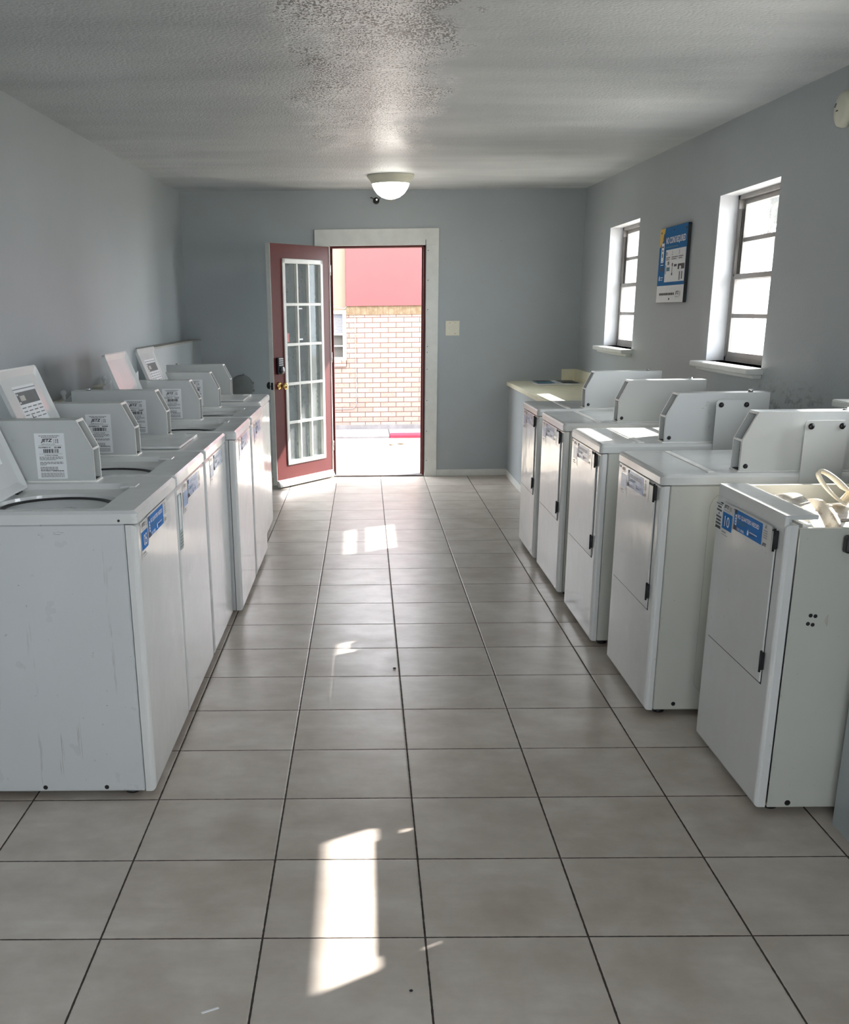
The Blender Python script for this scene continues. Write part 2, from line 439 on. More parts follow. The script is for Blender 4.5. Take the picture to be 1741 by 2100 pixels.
def equipment_label(par, o, u, v, n, idn, seed):
    """White equipment tag with logo, id, bar code and small print (the square code is left out)."""
    W, H = .104, .156
    p = Print(o, u, v, n, .0005); p.rect(0, W, 0, H, 'paper', 1)
    lab = p.build('equipment_label', par)
    q = Print(o, u, v, n, .0005)
    q.words(.016, .088, .146, .0025, 'greyink', seed); q.words(.024, .08, .1415, .0022, 'greyink', seed+1)
    jetz_logo(q, .022, .084, .117, .138)
    q.rect(.012, .094, .1135, .1142, 'ink', 2)
    q.text('EQUIPMENT ID', .012, .054, .105, .110, 'ink', 2, bold=.03)
    if idn: q.text(idn, .066, .090, .105, .1105, 'ink', 2, bold=.04)
    r = random.Random(seed); a = .028
    while a < .082:
        w = r.choice([.0008, .0012, .0022, .0034]); q.rect(a, min(a+w, .083), .089, .1025, 'ink', 2); a += w+r.choice([.0008, .0012, .002])
    q.rect(.012, .094, .0855, .0861, 'greyink', 2)
    q.text('TO REPORT A PROBLEM:', .03, .077, .079, .0825, 'ink', 2, bold=.03)
    z = .0735
    for k in range(3): q.words(.012, .094 if k < 2 else .07, z, .0022, 'greyink', seed+5+k); z -= .0045
    z -= .004
    for k in range(3): q.words(.012, .094 if k < 2 else .034, z, .0022, 'greyink', seed+9+k); z -= .0045
    z -= .004
    for k in range(3): q.words(.012, .074, z, .0022, 'greyink', seed+14+k); z -= .0045
    q.text('VISIT OUR WEBSITE AT', .012, .05, .0255, .029, 'ink', 2, bold=.02); q.words(.053, .094, .0258, .0028, 'ink', seed+20)
    z = .0195
    for k in range(6): q.words(.012, .094, z, .0013, 'greyink', seed+22+k, fill=1); z -= .0028
    q.build('label_print', lab)

def quarters_sticker(par, o, u, v, n, sx=1., sz=1., num=None, seed=1):
    """Clear sheet with a blue number square and a blue NO QUARTERS NEEDED panel; o is its lower left."""
    L = .0006
    if num is not None:
        p = Print(o, u, v, n, L)
        A = lambda a: a*sx
        p.rect(A(-.006), A(.104), -.03*sz, .088*sz, 'front', 1)
        p.rect(A(0), A(.098), 0, .056*sz, 'blue' if num else 'bluerefl', 2)
        s1 = p.build('number_sticker', par)
        q = Print(o, u, v, n, L)
        if num: q.text(num, A(.026), A(.076), .01*sz, .046*sz, 'white', 4, bold=.01)
        jetz_logo(q, A(.01), A(.085), .062*sz, .082*sz, 4)
        q.build('sticker_lettering', s1)
        q = Print(o, u, v, n, L)
        q.words(A(.006), A(.05), -.012*sz, .004, 'greyink', seed, 4); q.words(A(.006), A(.07), -.02*sz, .002, 'greyink', seed+3, 4)
        q.build('small_print', s1)
    a0 = .115
    A = lambda a: (a0+a)*sx
    p = Print(o, u, v, n, L)
    p.rect(A(-.006), A(.34), -.0*sz, .09*sz, 'front', 1)
    p.rect(A(0), A(.262), .018*sz, .084*sz, 'blue' if num else 'bluerefl', 2)
    s2 = p.build('notice_sticker', par)
    q = Print(o, u, v, n, L)
    q.poly([(A(0), .018*sz), (A(.05), .018*sz), (A(.02), .034*sz), (A(0), .034*sz)], 'navy', 3)
    q.poly([(A(.004), .084*sz), (A(.03), .084*sz), (A(.02), .07*sz), (A(.006), .072*sz)], 'navy', 3)
    q.rect(A(.012), A(.026), .034*sz, .068*sz, 'white', 3)
    for k in range(3): q.rect(A(.015), A(.022), (.04+.009*k)*sz, (.044+.009*k)*sz, 'navy', 4)
    q.text('NO QUARTERS NEEDED', A(.036), A(.235), .057*sz, .073*sz, 'white', 4, bold=.02)
    q.words(A(.036), A(.13), .05*sz, .003, 'teal', seed+1, 4); q.words(A(.036), A(.11), .044*sz, .003, 'teal', seed+2, 4)
    q.text('CLICK.', A(.036), A(.068), .022*sz, .03*sz, 'white', 4, bold=.02); q.text('SPEED.', A(.072), A(.108), .022*sz, .03*sz, 'white', 4, bold=.02)
    q.poly([(A(.135), .024*sz), (A(.147), .024*sz), (A(.15), .034*sz), (A(.141), .043*sz), (A(.134), .034*sz)], 'white', 4)
    q.words(A(.156), A(.225), .035*sz, .003, 'white', seed+4, 4); q.words(A(.156), A(.2), .029*sz, .003, 'navy', seed+5, 4)
    q.build('sticker_lettering', s2)
    q = Print(o, u, v, n, L)
    q.poly([(A(.285), .078*sz), (A(.291), .086*sz), (A(.297), .078*sz), (A(.291), .074*sz)], 'greyink', 4)
    for k in range(4): q.words(A(.276), A(.31), (.066-.007*k)*sz, .0025, 'greyink', seed+6+k, 4)
    q.text('JETZ', A(.274), A(.308), .018*sz, .03*sz, 'ink', 4, bold=.04, shear=.25)
    q.build('side_lettering', s2)

# ------------------------------------------------------------------ room shell
XL, XR, YB, YF = -1.62, 1.955, 10.33, -1.7
ZT = 2.75
def wall(name, axis, c_in, c_out, a0, a1, z0, z1, holes, mats, label):
    mb = MB()
    As = sorted({a0, a1, *[h[0] for h in holes], *[h[1] for h in holes]})
    Zs = sorted({z0, z1, *[h[2] for h in holes], *[h[3] for h in holes]})
    def P(c, a, z): return (c, a, z) if axis == 'x' else (a, c, z)
    for i in range(len(As)-1):
        for j in range(len(Zs)-1):
            am = (As[i]+As[i+1])/2; zm = (Zs[j]+Zs[j+1])/2
            if any(h[0] < am < h[1] and h[2] < zm < h[3] for h in holes): continue
            for c in (c_in, c_out):
                mb.face([P(c, As[i], Zs[j]), P(c, As[i+1], Zs[j]), P(c, As[i+1], Zs[j+1]), P(c, As[i], Zs[j+1])], 0)
    for h in holes:
        e = [(h[0], h[2]), (h[1], h[2]), (h[1], h[3]), (h[0], h[3])]
        for k in range(4):
            p, q = e[k], e[(k+1) % 4]
            mb.face([P(c_in, *p), P(c_in, *q), P(c_out, *q), P(c_out, *p)], 1)
    e = [(a0, z0), (a1, z0), (a1, z1), (a0, z1)]
    for k in range(4):
        p, q = e[k], e[(k+1) % 4]
        mb.face([P(c_in, *p), P(c_in, *q), P(c_out, *q), P(c_out, *p)], 0)
    bmesh.ops.remove_doubles(mb.bm, verts=mb.bm.verts[:], dist=1e-5)
    return tag(mb.build(name, mats), label, 'wall', kind='structure')

W1 = (8.27, 9.24, 1.205, 2.095); W2 = (5.54, 6.45, 1.205, 2.07); W3 = (3.52, 4.43, 1.14, 2.005); W4 = (.35, 1.26, 1.205, 2.07)
DOOR = (-.305, .552, 0, 2.048)
FW = (-1.0, .8, .95, 2.05)
wall('wall_right', 'x', XR, XR+.24, YF, YB+.14, 0, ZT, [W1, W2, W3, W4], [M['wallr'], M['reveal']], 'blue-grey painted right wall with two deep window openings')
wall('wall_left', 'x', XL, XL-.15, YF, YB+.14, 0, ZT, [], [M['wall']], 'blue-grey painted left wall behind the washers')
wall('wall_back', 'y', YB, YB+.14, XL, XR, 0, ZT, [DOOR], [M['wall'], M['burg']], 'blue-grey painted end wall around the open doorway')
wall('wall_front', 'y', YF, YF-.15, XL, XR, 0, ZT, [FW], [M['wall'], M['reveal']], 'painted wall behind the camera')
mb = MB(); mb.box(XL-.15, XR+.24, YF-.15, YB+.14, -.1, 0)
tag(mb.build('floor', M['floor']), 'beige-grey square tile floor with dark grout lines', 'floor', kind='structure')
def zc(x, y):
    zr = 2.41+(y-4.9)*.0152; zl = 2.45+(y-5.4)*.0118
    return zl+(zr-zl)*(x-XL)/(XR-XL)
mb = MB()
ys = [YF-.1, 2, 5, 8, YB+.1]; rows = []
for y in ys: rows.append([(x, y, zc(x, y)) for x in (XL-.1, XR+.1)])
for k in range(len(ys)-1):
    a, b = rows[k], rows[k+1]
    mb.face([a[0], a[1], b[1], b[0]])
    mb.face([(p[0], p[1], p[2]+.08) for p in (a[0], b[0], b[1], a[1])])
for e in (0, 1):
    for k in range(len(ys)-1):
        a, b = rows[k][e], rows[k+1][e]
        mb.face([a, b, (b[0], b[1], b[2]+.08), (a[0], a[1], a[2]+.08)])
tag(mb.build('ceiling', M['ceiling']), 'white textured ceiling with a flaking patched strip over the aisle', 'ceiling', kind='structure')
# roof with overhangs that shade the doorway and the upper panes
mb = MB(); mb.box(XL-.6, 2.87, YF-.3, YB+1.13, 2.76, 2.9)
mb.prism([(YF-.7, 2.325), (YB+1.13, 2.372), (YB+1.13, 2.76), (YF-.7, 2.76)], 'x', XR+.24, 2.87); mb.box(XL-.6, XR+.24, YB+.14, YB+1.13, 2.42, 2.76)
tag(mb.build('roof', M['roof']), 'flat roof with overhanging eaves above the laundry room', 'roof', kind='structure')

# door casing
mb = MB()
y0 = YB-.018
mb.box(-.442, -.305, y0, YB, 0, 2.183, .003, 1); mb.box(.552, .668, y0, YB, 0, 2.183, .003, 1)
mb.box(-.442, .668, y0-.002, YB, 2.045, 2.185, .003, 1)
for z in (.15, .42, .7, .98, 1.13, 1.18, 1.5, 1.75, 2.0): mb.cyl((.572, y0-.001, z), (.572, y0+.002, z), .004, 8, 1)
mb.box(-.312, -.306, y0-.001, y0+.004, 2.045, 2.085, mi=1); mb.box(.547, .552, y0-.003, y0+.004, 0.04, 2.09, mi=1)
tag(mb.build('trim_1', [M['trim'], M['dark']]), 'wide white casing boards around the open doorway', 'door casing', kind='structure')
mb = MB()
mb.box(.532, .552, YB+.002, YB+.14, 0, 2.048); mb.box(-.305, -.285, YB+.05, YB+.14, 0, 2.048); mb.box(-.305, .552, YB+.002, YB+.14, 2.03, 2.048)
mb.box(.52, .532, YB+.06, YB+.1, 0, 2.03)
tag(mb.build('trim_2', M['burg']), 'dark burgundy door jamb inside the white casing', 'door jamb', kind='structure')
mb = MB(); mb.box(-.3, .55, YB-.01, YB+.14, 0, .014, .004)
tag(mb.build('trim_3', M['curb']), 'pale worn threshold strip under the open doorway', 'threshold', kind='structure')
def baseboard(n, x0, x1, y0, y1, label):
    mb = MB(); mb.box(x0, x1, y0, y1, 0, .062, .004, 1)
    tag(mb.build(n, M['trim']), label, 'baseboard', kind='structure')
baseboard('baseboard_back', .668, 1.335, YB-.014, YB, 'white baseboard on the end wall right of the doorway')
baseboard('baseboard_back_left', XL+.1, -.442, YB-.014, YB, 'white baseboard on the end wall behind the open door')
baseboard('baseboard_right', 1.321, 1.335, 7.3, YB-.014, 'white baseboard along the low wall under the counter')

# boxed ledge on the left wall, low wall under the counter, partition stub at the right
mb = MB(); mb.box(XL, -1.51, 7.95, YB, 0, 1.255, mi=0); mb.box(XL, -1.50, 7.94, YB, 1.255, 1.268, mi=1)
tag(mb.build('wall_left_ledge', [M['wall'], M['ledge']]), 'low boxed-out ledge along the left wall in the far corner', 'wall ledge', kind='structure')
mb = MB(); mb.box(1.335, XR, 7.3, YB, 0, .825)
tag(mb.build('wall_right_knee', M['wall']), 'low painted wall carrying the cream counter', 'low wall', kind='structure')
mb = MB(); mb.box(1.41, XR, 1.85, 2.975, 0, 1.75)
tag(mb.build('wall_right_stub', M['wall']), 'grey painted partition stub at the right edge, beside the gutted dryer', 'partition', kind='structure')

# windows
def window(idx, w, label):
    y0, y1, z0, z1 = w
    zm = z0+(z1-z0)*.508
    t = thing('window_%d' % idx, (XR, (y0+y1)/2, z0), label, 'window', kind='structure')
    yc, zb = (y0+y1)/2, z0
    h = (y1-y0)/2; H = z1-z0; m = zm-z0
    f = MB()
    for s in (-1, 1):
        f.box(.10, .15, s*h-(.03 if s > 0 else 0), s*h+(.03 if s < 0 else 0), 0, H)
    f.box(.10, .15, -h, h, 0, .022); f.box(.10, .15, -h, h, H-.022, H)
    f.build('window_frame', M['alum'], t)
    k = MB()
    for s in (-1, 1):
        a = s*(h-.034)
        k.box(.098, .112, a-.004, a+.004, m+.01, H-.07); k.box(.118, .13, a-.006, a+.006, m+.01, H-.07)
    k.build('sash_track', M['track'], t)
    def sash(x0, x1, za, zb_, nm):
        s = MB(); a = h-.032; b = .026
        s.box(x0, x1, -a, a, za, za+b); s.box(x0, x1, -a, a, zb_-b, zb_)
        s.box(x0, x1, -a, -a+b, za+b, zb_-b); s.box(x0, x1, a-b, a, za+b, zb_-b)
        zz = (za+zb_)/2; s.box(x0+.004, x1-.004, -a+b, a-b, zz-.011, zz+.011)
        so = s.build(nm, M['alum'], t)
        for (p, q) in ((za+b, zz-.011), (zz+.011, zb_-b)):
            g = MB(); xm = (x0+x1)/2; g.box(xm-.002, xm+.002, -a+b, a-b, p, q)
            g.build('pane', M['winglass'], so)
    sash(.127, .147, m-.01, H-.022, 'upper_sash'); sash(.103, .123, .022, m+.02, 'lower_sash')
    st = MB(); st.box(-.085, .10, -h-.035, h+.035, -.03, -.0, .007, 2); st.box(-.05, 0, -h-.02, h+.02, -.05, -.03, .006, 2)
    st.build('window_sill', M['trim'], t)
    return t
window(1, W1, 'narrow four-pane window beyond the poster, nearest the far corner')
window(2, W2, 'larger-looking four-pane window between the poster and the camera')
window(3, W3, 'four-pane side window just outside the right edge of view')
window(4, W4, 'added four-pane side window out of view, lighting the near end')  # unseen window, added to let in light near the camera
fw = thing('window_5', ((FW[0]+FW[1])/2, YF-.1, FW[2]), 'added wide window behind the camera, brightening the room', 'window', kind='structure')  # unseen opening, added and sized to lift the light indoors
f = MB(); hw = (FW[1]-FW[0])/2; H = FW[3]-FW[2]
for a, b in ((-hw, -hw+.05), (-.025, .025), (hw-.05, hw)): f.box(a, b, -.025, .025, 0, H)
f.box(-hw, hw, -.025, .025, 0, .05); f.box(-hw, hw, -.025, .025, H-.05, H)
f.build('window_frame', M['trim'], fw)
for a, b in ((-hw+.05, -.025), (.025, hw-.05)):
    g = MB(); g.box(a, b, -.002, .002, .05, H-.05); g.build('pane', M['winglass'], fw)

# ------------------------------------------------------------------ french door
DA = math.radians(236.9)
d = thing('door_1', (-.312, YB-.012, 0), 'burgundy french door with fifteen panes, swung open into the room', 'door', rz=DA, kind='structure')
DW, DH, DT, Z0 = .862, 2.04, .044, .035
g0, g1, gz0, gz1 = .115, .705, .195, 1.925
mb = MB()
for a in [(0, g0, Z0, DH), (g1, DW, Z0, DH), (g0, g1, Z0, gz0), (g0, g1, gz1, DH)]:
    mb.box(a[0], a[1], -DT+.003, 0, a[2], a[3], mi=0)
mb.box(DW, DW+.003, -DT, 0, Z0, DH, mi=1)
mb.box(0, g0, -DT, -DT+.003, Z0, DH, mi=1); mb.box(g1, DW, -DT, -DT+.003, Z0, DH, mi=1)
mb.box(g0, g1, -DT, -DT+.003, Z0, gz0, mi=1); mb.box(g0, g1, -DT, -DT+.003, gz1, DH, mi=1)
mb.build('door_panel', [M['burg'], M['trim']], d)
fr = MB(); b = .038; F0, F1 = -DT-.008, .010
fr.box(g0, g1, F0, F1, gz1-b, gz1, .004, 1); fr.box(g0, g1, F0, F1, gz0, gz0+b, .004, 1)
fr.box(g0, g0+b, F0, F1, gz0, gz1, .004, 1); fr.box(g1-b, g1, F0, F1, gz0, gz1, .004, 1)
cols = [g0+b+(g1-g0-2*b)*k/3 for k in range(4)]; rws = [gz0+b+(gz1-gz0-2*b)*k/5 for k in range(6)]
for c in cols[1:3]: fr.box(c-.011, c+.011, F0+.004, F1-.003, gz0+b, gz1-b, .003, 1)
for r in rws[1:5]: fr.box(g0+b, g1-b, F0+.004, F1-.002, r-.012, r+.012, .003, 1)
fr.build('glazing_frame', M['trim'], d)
for i in range(3):
    for j in range(5):
        g = MB(); g.box(cols[i]+(.011 if i else 0), cols[i+1]-(.011 if i < 2 else 0), -.024, -.02, rws[j]+(.012 if j else 0), rws[j+1]-(.012 if j < 4 else 0))
        po = g.build('pane', M['doorglass'], d)
        if (i, j) == (2, 3):
            p = Print((cols[2]+.16, -.0195, rws[3]+.02), (-1, 0, 0), (0, 0, 1), (0, 1, 0)); p.rect(0, .035, 0, .07, 'redsticker'.replace('redsticker', 'yellow') if 0 else 'navy', 1) if 0 else None
            M['faded'] = flat('faded_red_sticker', srgb(200, 120, 120), .5)
            p.rect(.0, .05, 0, .075, 'faded', 1); s0 = p.build('sticker', po); s0['label'] = 'faded red sticker'
        if (i, j) == (1, 3):
            p = Print((cols[1], -.0195, rws[3]), (1, 0, 0), (0, 0, 1), (0, 1, 0))
            w_ = cols[2]-cols[1]; h_ = rws[4]-rws[3]
            p.rect(w_*.78, w_*.82, h_*.14, h_*.9, 'white'); p.rect(w_*.45, w_*.82, h_*.88, h_*.91, 'white'); p.rect(w_*.45, w_*.8, h_*.1, h_*.14, 'white')
            s0 = p.build('tape_residue', po); s0['label'] = 'white tape residue'
sw = MB(); sw.prism([(.0, .02), (.0, .075), (.012, .07), (.03, .028), (.03, .018)], 'x', .01, DW-.005)
sw.build('door_sweep', M['trim'], d)
kn = MB(); kz, kx = .888, .79
kn.lathe([(.033, 0), (.033, .006), (.018, .012), (.013, .02), (.012, .042), (.022, .05), (.03, .06), (.03, .072), (.02, .082), (.004, .085)], (kx, 0, kz), (0, 1, 0), 24)
k2 = kn.build('door_knob', M['brass'], d); k2['label'] = 'brass door knob'
kn = MB(); kn.lathe([(.033, 0), (.033, .006), (.018, .012), (.012, .042), (.022, .05), (.03, .06), (.03, .072), (.02, .082), (.004, .085)], (kx, -DT, kz), (0, -1, 0), 24)
kn.box(DW+.003, DW+.005, -.034, -.01, kz-.03, kz+.03); kn.cyl((DW+.003, -.022, kz), (DW+.012, -.022, kz), .011, 12)
kn.build('door_knob', M['screw'], d)
kp = MB(); kp.box(.755, .83, 0, .028, .985, 1.125, .008, 2); kp.lathe([(.032, 0), (.03, .018), (.0, .02)], (.79, .026, 1.018), (0, 1, 0), 20)
kpo = kp.build('keypad_lock', M['keypad'], d); kpo['label'] = 'black keypad deadbolt'
kb = MB()
for r_ in range(4):
    kb.box(.765, .82, .028, .0305, 1.115-.017*r_-.004, 1.115-.017*r_+.001, .0005, 1)
kb.build('key_row', M['white'], kpo)
ib = MB(); ib.box(.775, .835, -DT-.025, -DT, .975, 1.195, .006, 2); ib.build('lock_back_plate', M['keypad'], d)
hg = MB()
for z in (.25, 1.05, 1.8): hg.cyl((-.006, .004, z), (-.006, .004, z+.09), .007, 10)
split_build(hg, 'hinge', M['steel'], d)

# ------------------------------------------------------------------ wall fittings
t = thing('light_switch', (.80, YB, 1.337), 'almond blank double switch plate on the end wall right of the doorway', 'switch plate')
mb = MB(); mb.box(-.064, .064, -.007, 0, -.064, .064, .003, 2); pl = mb.build('plate', M['almond'], t)
mb = MB()
for x in (-.023, .023):
    for z in (-.046, .046): mb.cyl((x, -.0085, z), (x, -.006, z), .004, 8)
split_build(mb, 'screw', M['brass'], pl)
mb = MB(); mb.lathe([(.045, 0), (.045, .0008), (.0435, .0008), (.0435, 0)], (0, -.007, 0), (0, -1, 0), 24, close0=False, close1=False); mb.build('scratched_ring', M['white'], pl)

t = thing('security_camera', (.11, YB, 2.41), 'small black dome camera on the end wall above the door', 'camera')
mb = MB(); mb.lathe([(.03, 0), (.03, .006), (.012, .008), (.01, .03)], (0, 0, 0), (0, -1, 0), 16); mb.build('mount', M['wall'], t)
mb = MB(); mb.sphere((0, -.045, 0), .028, 16); cb_ = mb.build('camera_head', M['black'], t)
mb = MB(); mb.lathe([(.009, 0), (.008, .004)], (.004, -.071, .006), (0, -1, 0), 12); mb.build('lens', M['steel'], cb_)
mb = MB(); mb.tube([(0, -.01, 0), (-.04, -.006, .03), (-.05, -.003, .028)], .003, 6); mb.tube([(0, -.01, 0), (.03, -.004, .012), (.036, -.003, .03)], .003, 6); mb.build('cable', M['black'], t)

lx, ly = .21, 9.1; lz = zc(lx, ly)
t = thing('ceiling_light', (lx, ly, lz), 'flush dome ceiling light with a frosted glass bowl, above the doorway end', 'ceiling light')
mb = MB(); mb.lathe([(.18, .002), (.183, -.006), (.178, -.016), (.165, -.03), (.152, -.05), (.148, -.062), (.14, -.06), (.14, 0)], (0, 0, 0), (0, 0, 1), 40); mb.build('pan', M['almond'], t)
mb = MB(); mb.lathe([(.143, -.056), (.14, -.075), (.128, -.1), (.105, -.13), (.07, -.155), (.03, -.168), (.001, -.17)], (0, 0, 0), (0, 0, 1), 40); mb.build('glass_bowl', M['bowl'], t)
mb = MB(); mb.lathe([(.008, -.168), (.007, -.178), (.001, -.18)], (0, 0, 0), (0, 0, 1), 12); mb.build('finial', M['brass'], t)

t = thing('smoke_detector', (XR, 4.865, 2.245), 'white round smoke detector high on the right wall, cut by the frame', 'smoke detector')
mb = MB(); mb.lathe([(.068, 0), (.068, .012), (.064, .028), (.05, .036), (.001, .037)], (0, 0, 0), (-1, 0, 0), 32); hs = mb.build('housing', M['almond'], t)
mb = MB()
for a in (25, 45, 65): 
    ca, sa = math.cos(math.radians(a)), math.sin(math.radians(a)); mb.box(-.0365, -.035, .022+.012*ca, .03+.02*ca, .004+.02*sa, .008+.02*sa)
mb.box(-.0385, -.036, .005, .022, -.006, -.002); split_build(mb, 'vent_slot', M['dark'], hs)

t = thing('wall_vent', (-1.146, YB, .836), 'round dark grey mesh vent on the end wall behind the farthest washer', 'vent')
mb = MB(); mb.lathe([(.112, 0), (.112, .006), (.1, .012), (.001, .012)], (0, 0, 0), (0, -1, 0), 36); mb.build('grille', M['grille'], t)
mb = MB()
for a in (20, 80, 140, 345): 
    c, s = math.cos(math.radians(a)), math.sin(math.radians(a)); mb.cyl((.113*c, -.012, .113*s), (.113*c, 0, .113*s), .011, 10)
split_build(mb, 'mounting_tab', M['grille'], t)

# poster board
PY0, PY1, PZ0, PZ1 = 6.955, 7.59, 1.523, 1.976
t = thing('poster_board', (XR, (PY0+PY1)/2, PZ0), 'blue and white NO COINS REQUIRED notice board between the two windows', 'poster')
PW, PH = PY1-PY0, PZ1-PZ0
mb = MB(); mb.box(-.02, .002, -PW/2, PW/2, 0, PH, .012, 3, edges=lambda c, d_: abs(d_.x) > .9); mb.build('board', M['black'], t)
p = Print((-.0201, PW/2, 0), (0, -1, 0), (0, 0, 1), (-1, 0, 0), .0004)
R = lambda a0, a1, v0, v1, m, lv=2: p.rect(a0*PW, a1*PW, (1-v1)*PH, (1-v0)*PH, m, lv)
R(.004, .996, .004, .996, 'paper', 1); R(.004, .996, .004, .77, 'blue2', 2)
p.poly([(0.004*PW, PH*.996), (.2*PW, PH*.996), (.13*PW, PH*.83), (.03*PW, PH*.75), (.004*PW, PH*.75)], 'yellow', 3)
R(.27, .985, .30, .725, 'paper', 3)
R(.09, .19, .2, .46, 'white', 4); R(.11, .17, .24, .26, 'ink', 5); R(.12, .16, .29, .31, 'navy', 5); R(.125, .155, .34, .39, 'ink', 5); R(.13, .16, .44, .45, 'greyink', 5)
p.poly([(.15*PW, .93*PH), (.2*PW, .87*PH), (.19*PW, .82*PH), (.13*PW, .85*PH)], 'navy', 4)
R(.09, .2, .485, .495, 'white', 4); R(.1, .2, .52, .575, 'navy', 4)
p.poly([(.06*PW, .3*PH), (.1*PW, .3*PH), (.1*PW, .345*PH), (.08*PW, .37*PH), (.06*PW, .345*PH)], 'white', 4)
R(.12, .22, .655, .665, 'white', 4); R(.12, .2, .685, .695, 'white', 4)
for k, (u_, w_) in enumerate(((.29, .15), (.5, .22), (.75, .16))):
    p.text(str(k+1), u_*PW, (u_+.03)*PW, (1-.375)*PH, (1-.325)*PH, 'greyink', 5)
    p.words(u_*PW, (u_+w_)*PW, (1-.41)*PH, .006, 'greyink', 60+k, 5); p.words(u_*PW, (u_+w_*.8)*PW, (1-.435)*PH, .006, 'greyink', 70+k, 5)
R(.29, .31, .5, .62, 'ink', 4); R(.36, .42, .455, .5, 'greyink', 4); R(.33, .45, .53, .58, 'teal', 4); R(.52, .56, .48, .52, 'ink', 4); R(.53, .55, .52, .64, 'greyink', 4); R(.6, .7, .5, .53, 'navy', 4); R(.52, .56, .61, .64, 'ink', 4)
R(.74, .97, .5, .57, 'ink', 4); R(.8, .86, .53, .58, 'paper', 5); R(.8, .84, .6, .71, 'greyink', 4); R(.88, .92, .6, .7, 'greyink', 4)
p.words(.12*PW, .68*PW, (1-.9)*PH, .014, 'ink', 81, 3, 1)
jetz_logo(p, .72*PW, .9*PW, (1-.93)*PH, (1-.85)*PH, 3)
p.build('printed_face', t)
q = Print((-.0201, PW/2, 0), (0, -1, 0), (0, 0, 1), (-1, 0, 0), .0004)
q.text('NO COINS REQUIRED', .25*PW, .95*PW, (1-.235)*PH, (1-.135)*PH, 'white', 5, bold=.02)
q.words(.25*PW, .7*PW, (1-.275)*PH, .008, 'teal', 90, 5)
q.build('lettering', t)
mb = MB()
for a, v in ((.06, .06), (.5, .05), (.95, .06), (.5, .95)): mb.cyl((-.024, PW/2-a*PW, PH*(1-v)), (-.02, PW/2-a*PW, PH*(1-v)), .006, 10)
split_build(mb, 'screw', M['screw'], t)

# valve boxes on the left wall behind the washers
def valve_box(y, z, label, rot):
    t = thing('valve_box', (XL, y, z), label, 'washer valve box', 'plumbing boxes on the left wall')
    mb = MB()
    mb.box(-.02, .06, -.12, .12, 0, .07, .005, 1); mb.build('housing', M['almond'], t)
    mb = MB(); mb.prism([(-.12, 0), (.0, .0), (.0, .075), (-.12, .07)], 'x', .06, .064); mb.prism([(0, 0), (.11, .03), (.11, .095), (0, .075)], 'x', .06, .064); mb.build('cover_flap', M['white'], t)
    mb = MB(); mb.cyl((.03, .06, .07), (.03, .06, .1), .01, 10); mb.sphere((.03, .06, .105), .016, 10); mb.build('valve', M['white'], t)
valve_box(5.78, 1.0, 'white valve box on left wall seen above the second washer', 0)
valve_box(6.72, 1.02, 'valve box on left wall just left of the taller raised lid', 0)
valve_box(7.55, 1.03, 'valve box on left wall between the two far raised lids', 0)

# counter
t = thing('counter', (1.31, 7.3, .825), 'cream laminate counter under the far window', 'counter')
mb = MB(); mb.box(0, XR-1.31, 0, YB-7.3, 0, .04, .006, 2, edges=lambda c, d_: c.x < .02); mb.build('countertop', M['cream'], t)
mb = MB(); mb.box(XR-1.31-.02, XR-1.31, 1.6, YB-7.3, .04, .142, .003, 1); mb.box(.5, XR-1.33, YB-7.3-.02, YB-7.3, .04, .142, .003, 1); mb.build('backsplash', M['cream'], t)
t = thing('magazine', (1.5, 9.72, .8665), 'open magazine lying on the cream counter at the far corner', 'magazine')
mb = MB(); mb.prism([(0, 0), (.2, 0), (.4, 0), (.4, .004), (.21, .009), (.2, .006), (.19, .009), (0, .004)], 'y', 0, .5); pg = mb.build('pages', M['paper'], t)
p = Print((0, 0, .0095), (1, 0, 0), (0, 1, 0), (0, 0, 1), .0005)
p.rect(.02, .17, .05, .3, 'teal'); p.rect(.02, .18, .34, .46, 'greyink'); p.rect(.23, .38, .04, .2, 'ink'); p.rect(.23, .38, .24, .46, 'greyink'); p.build('print', pg)

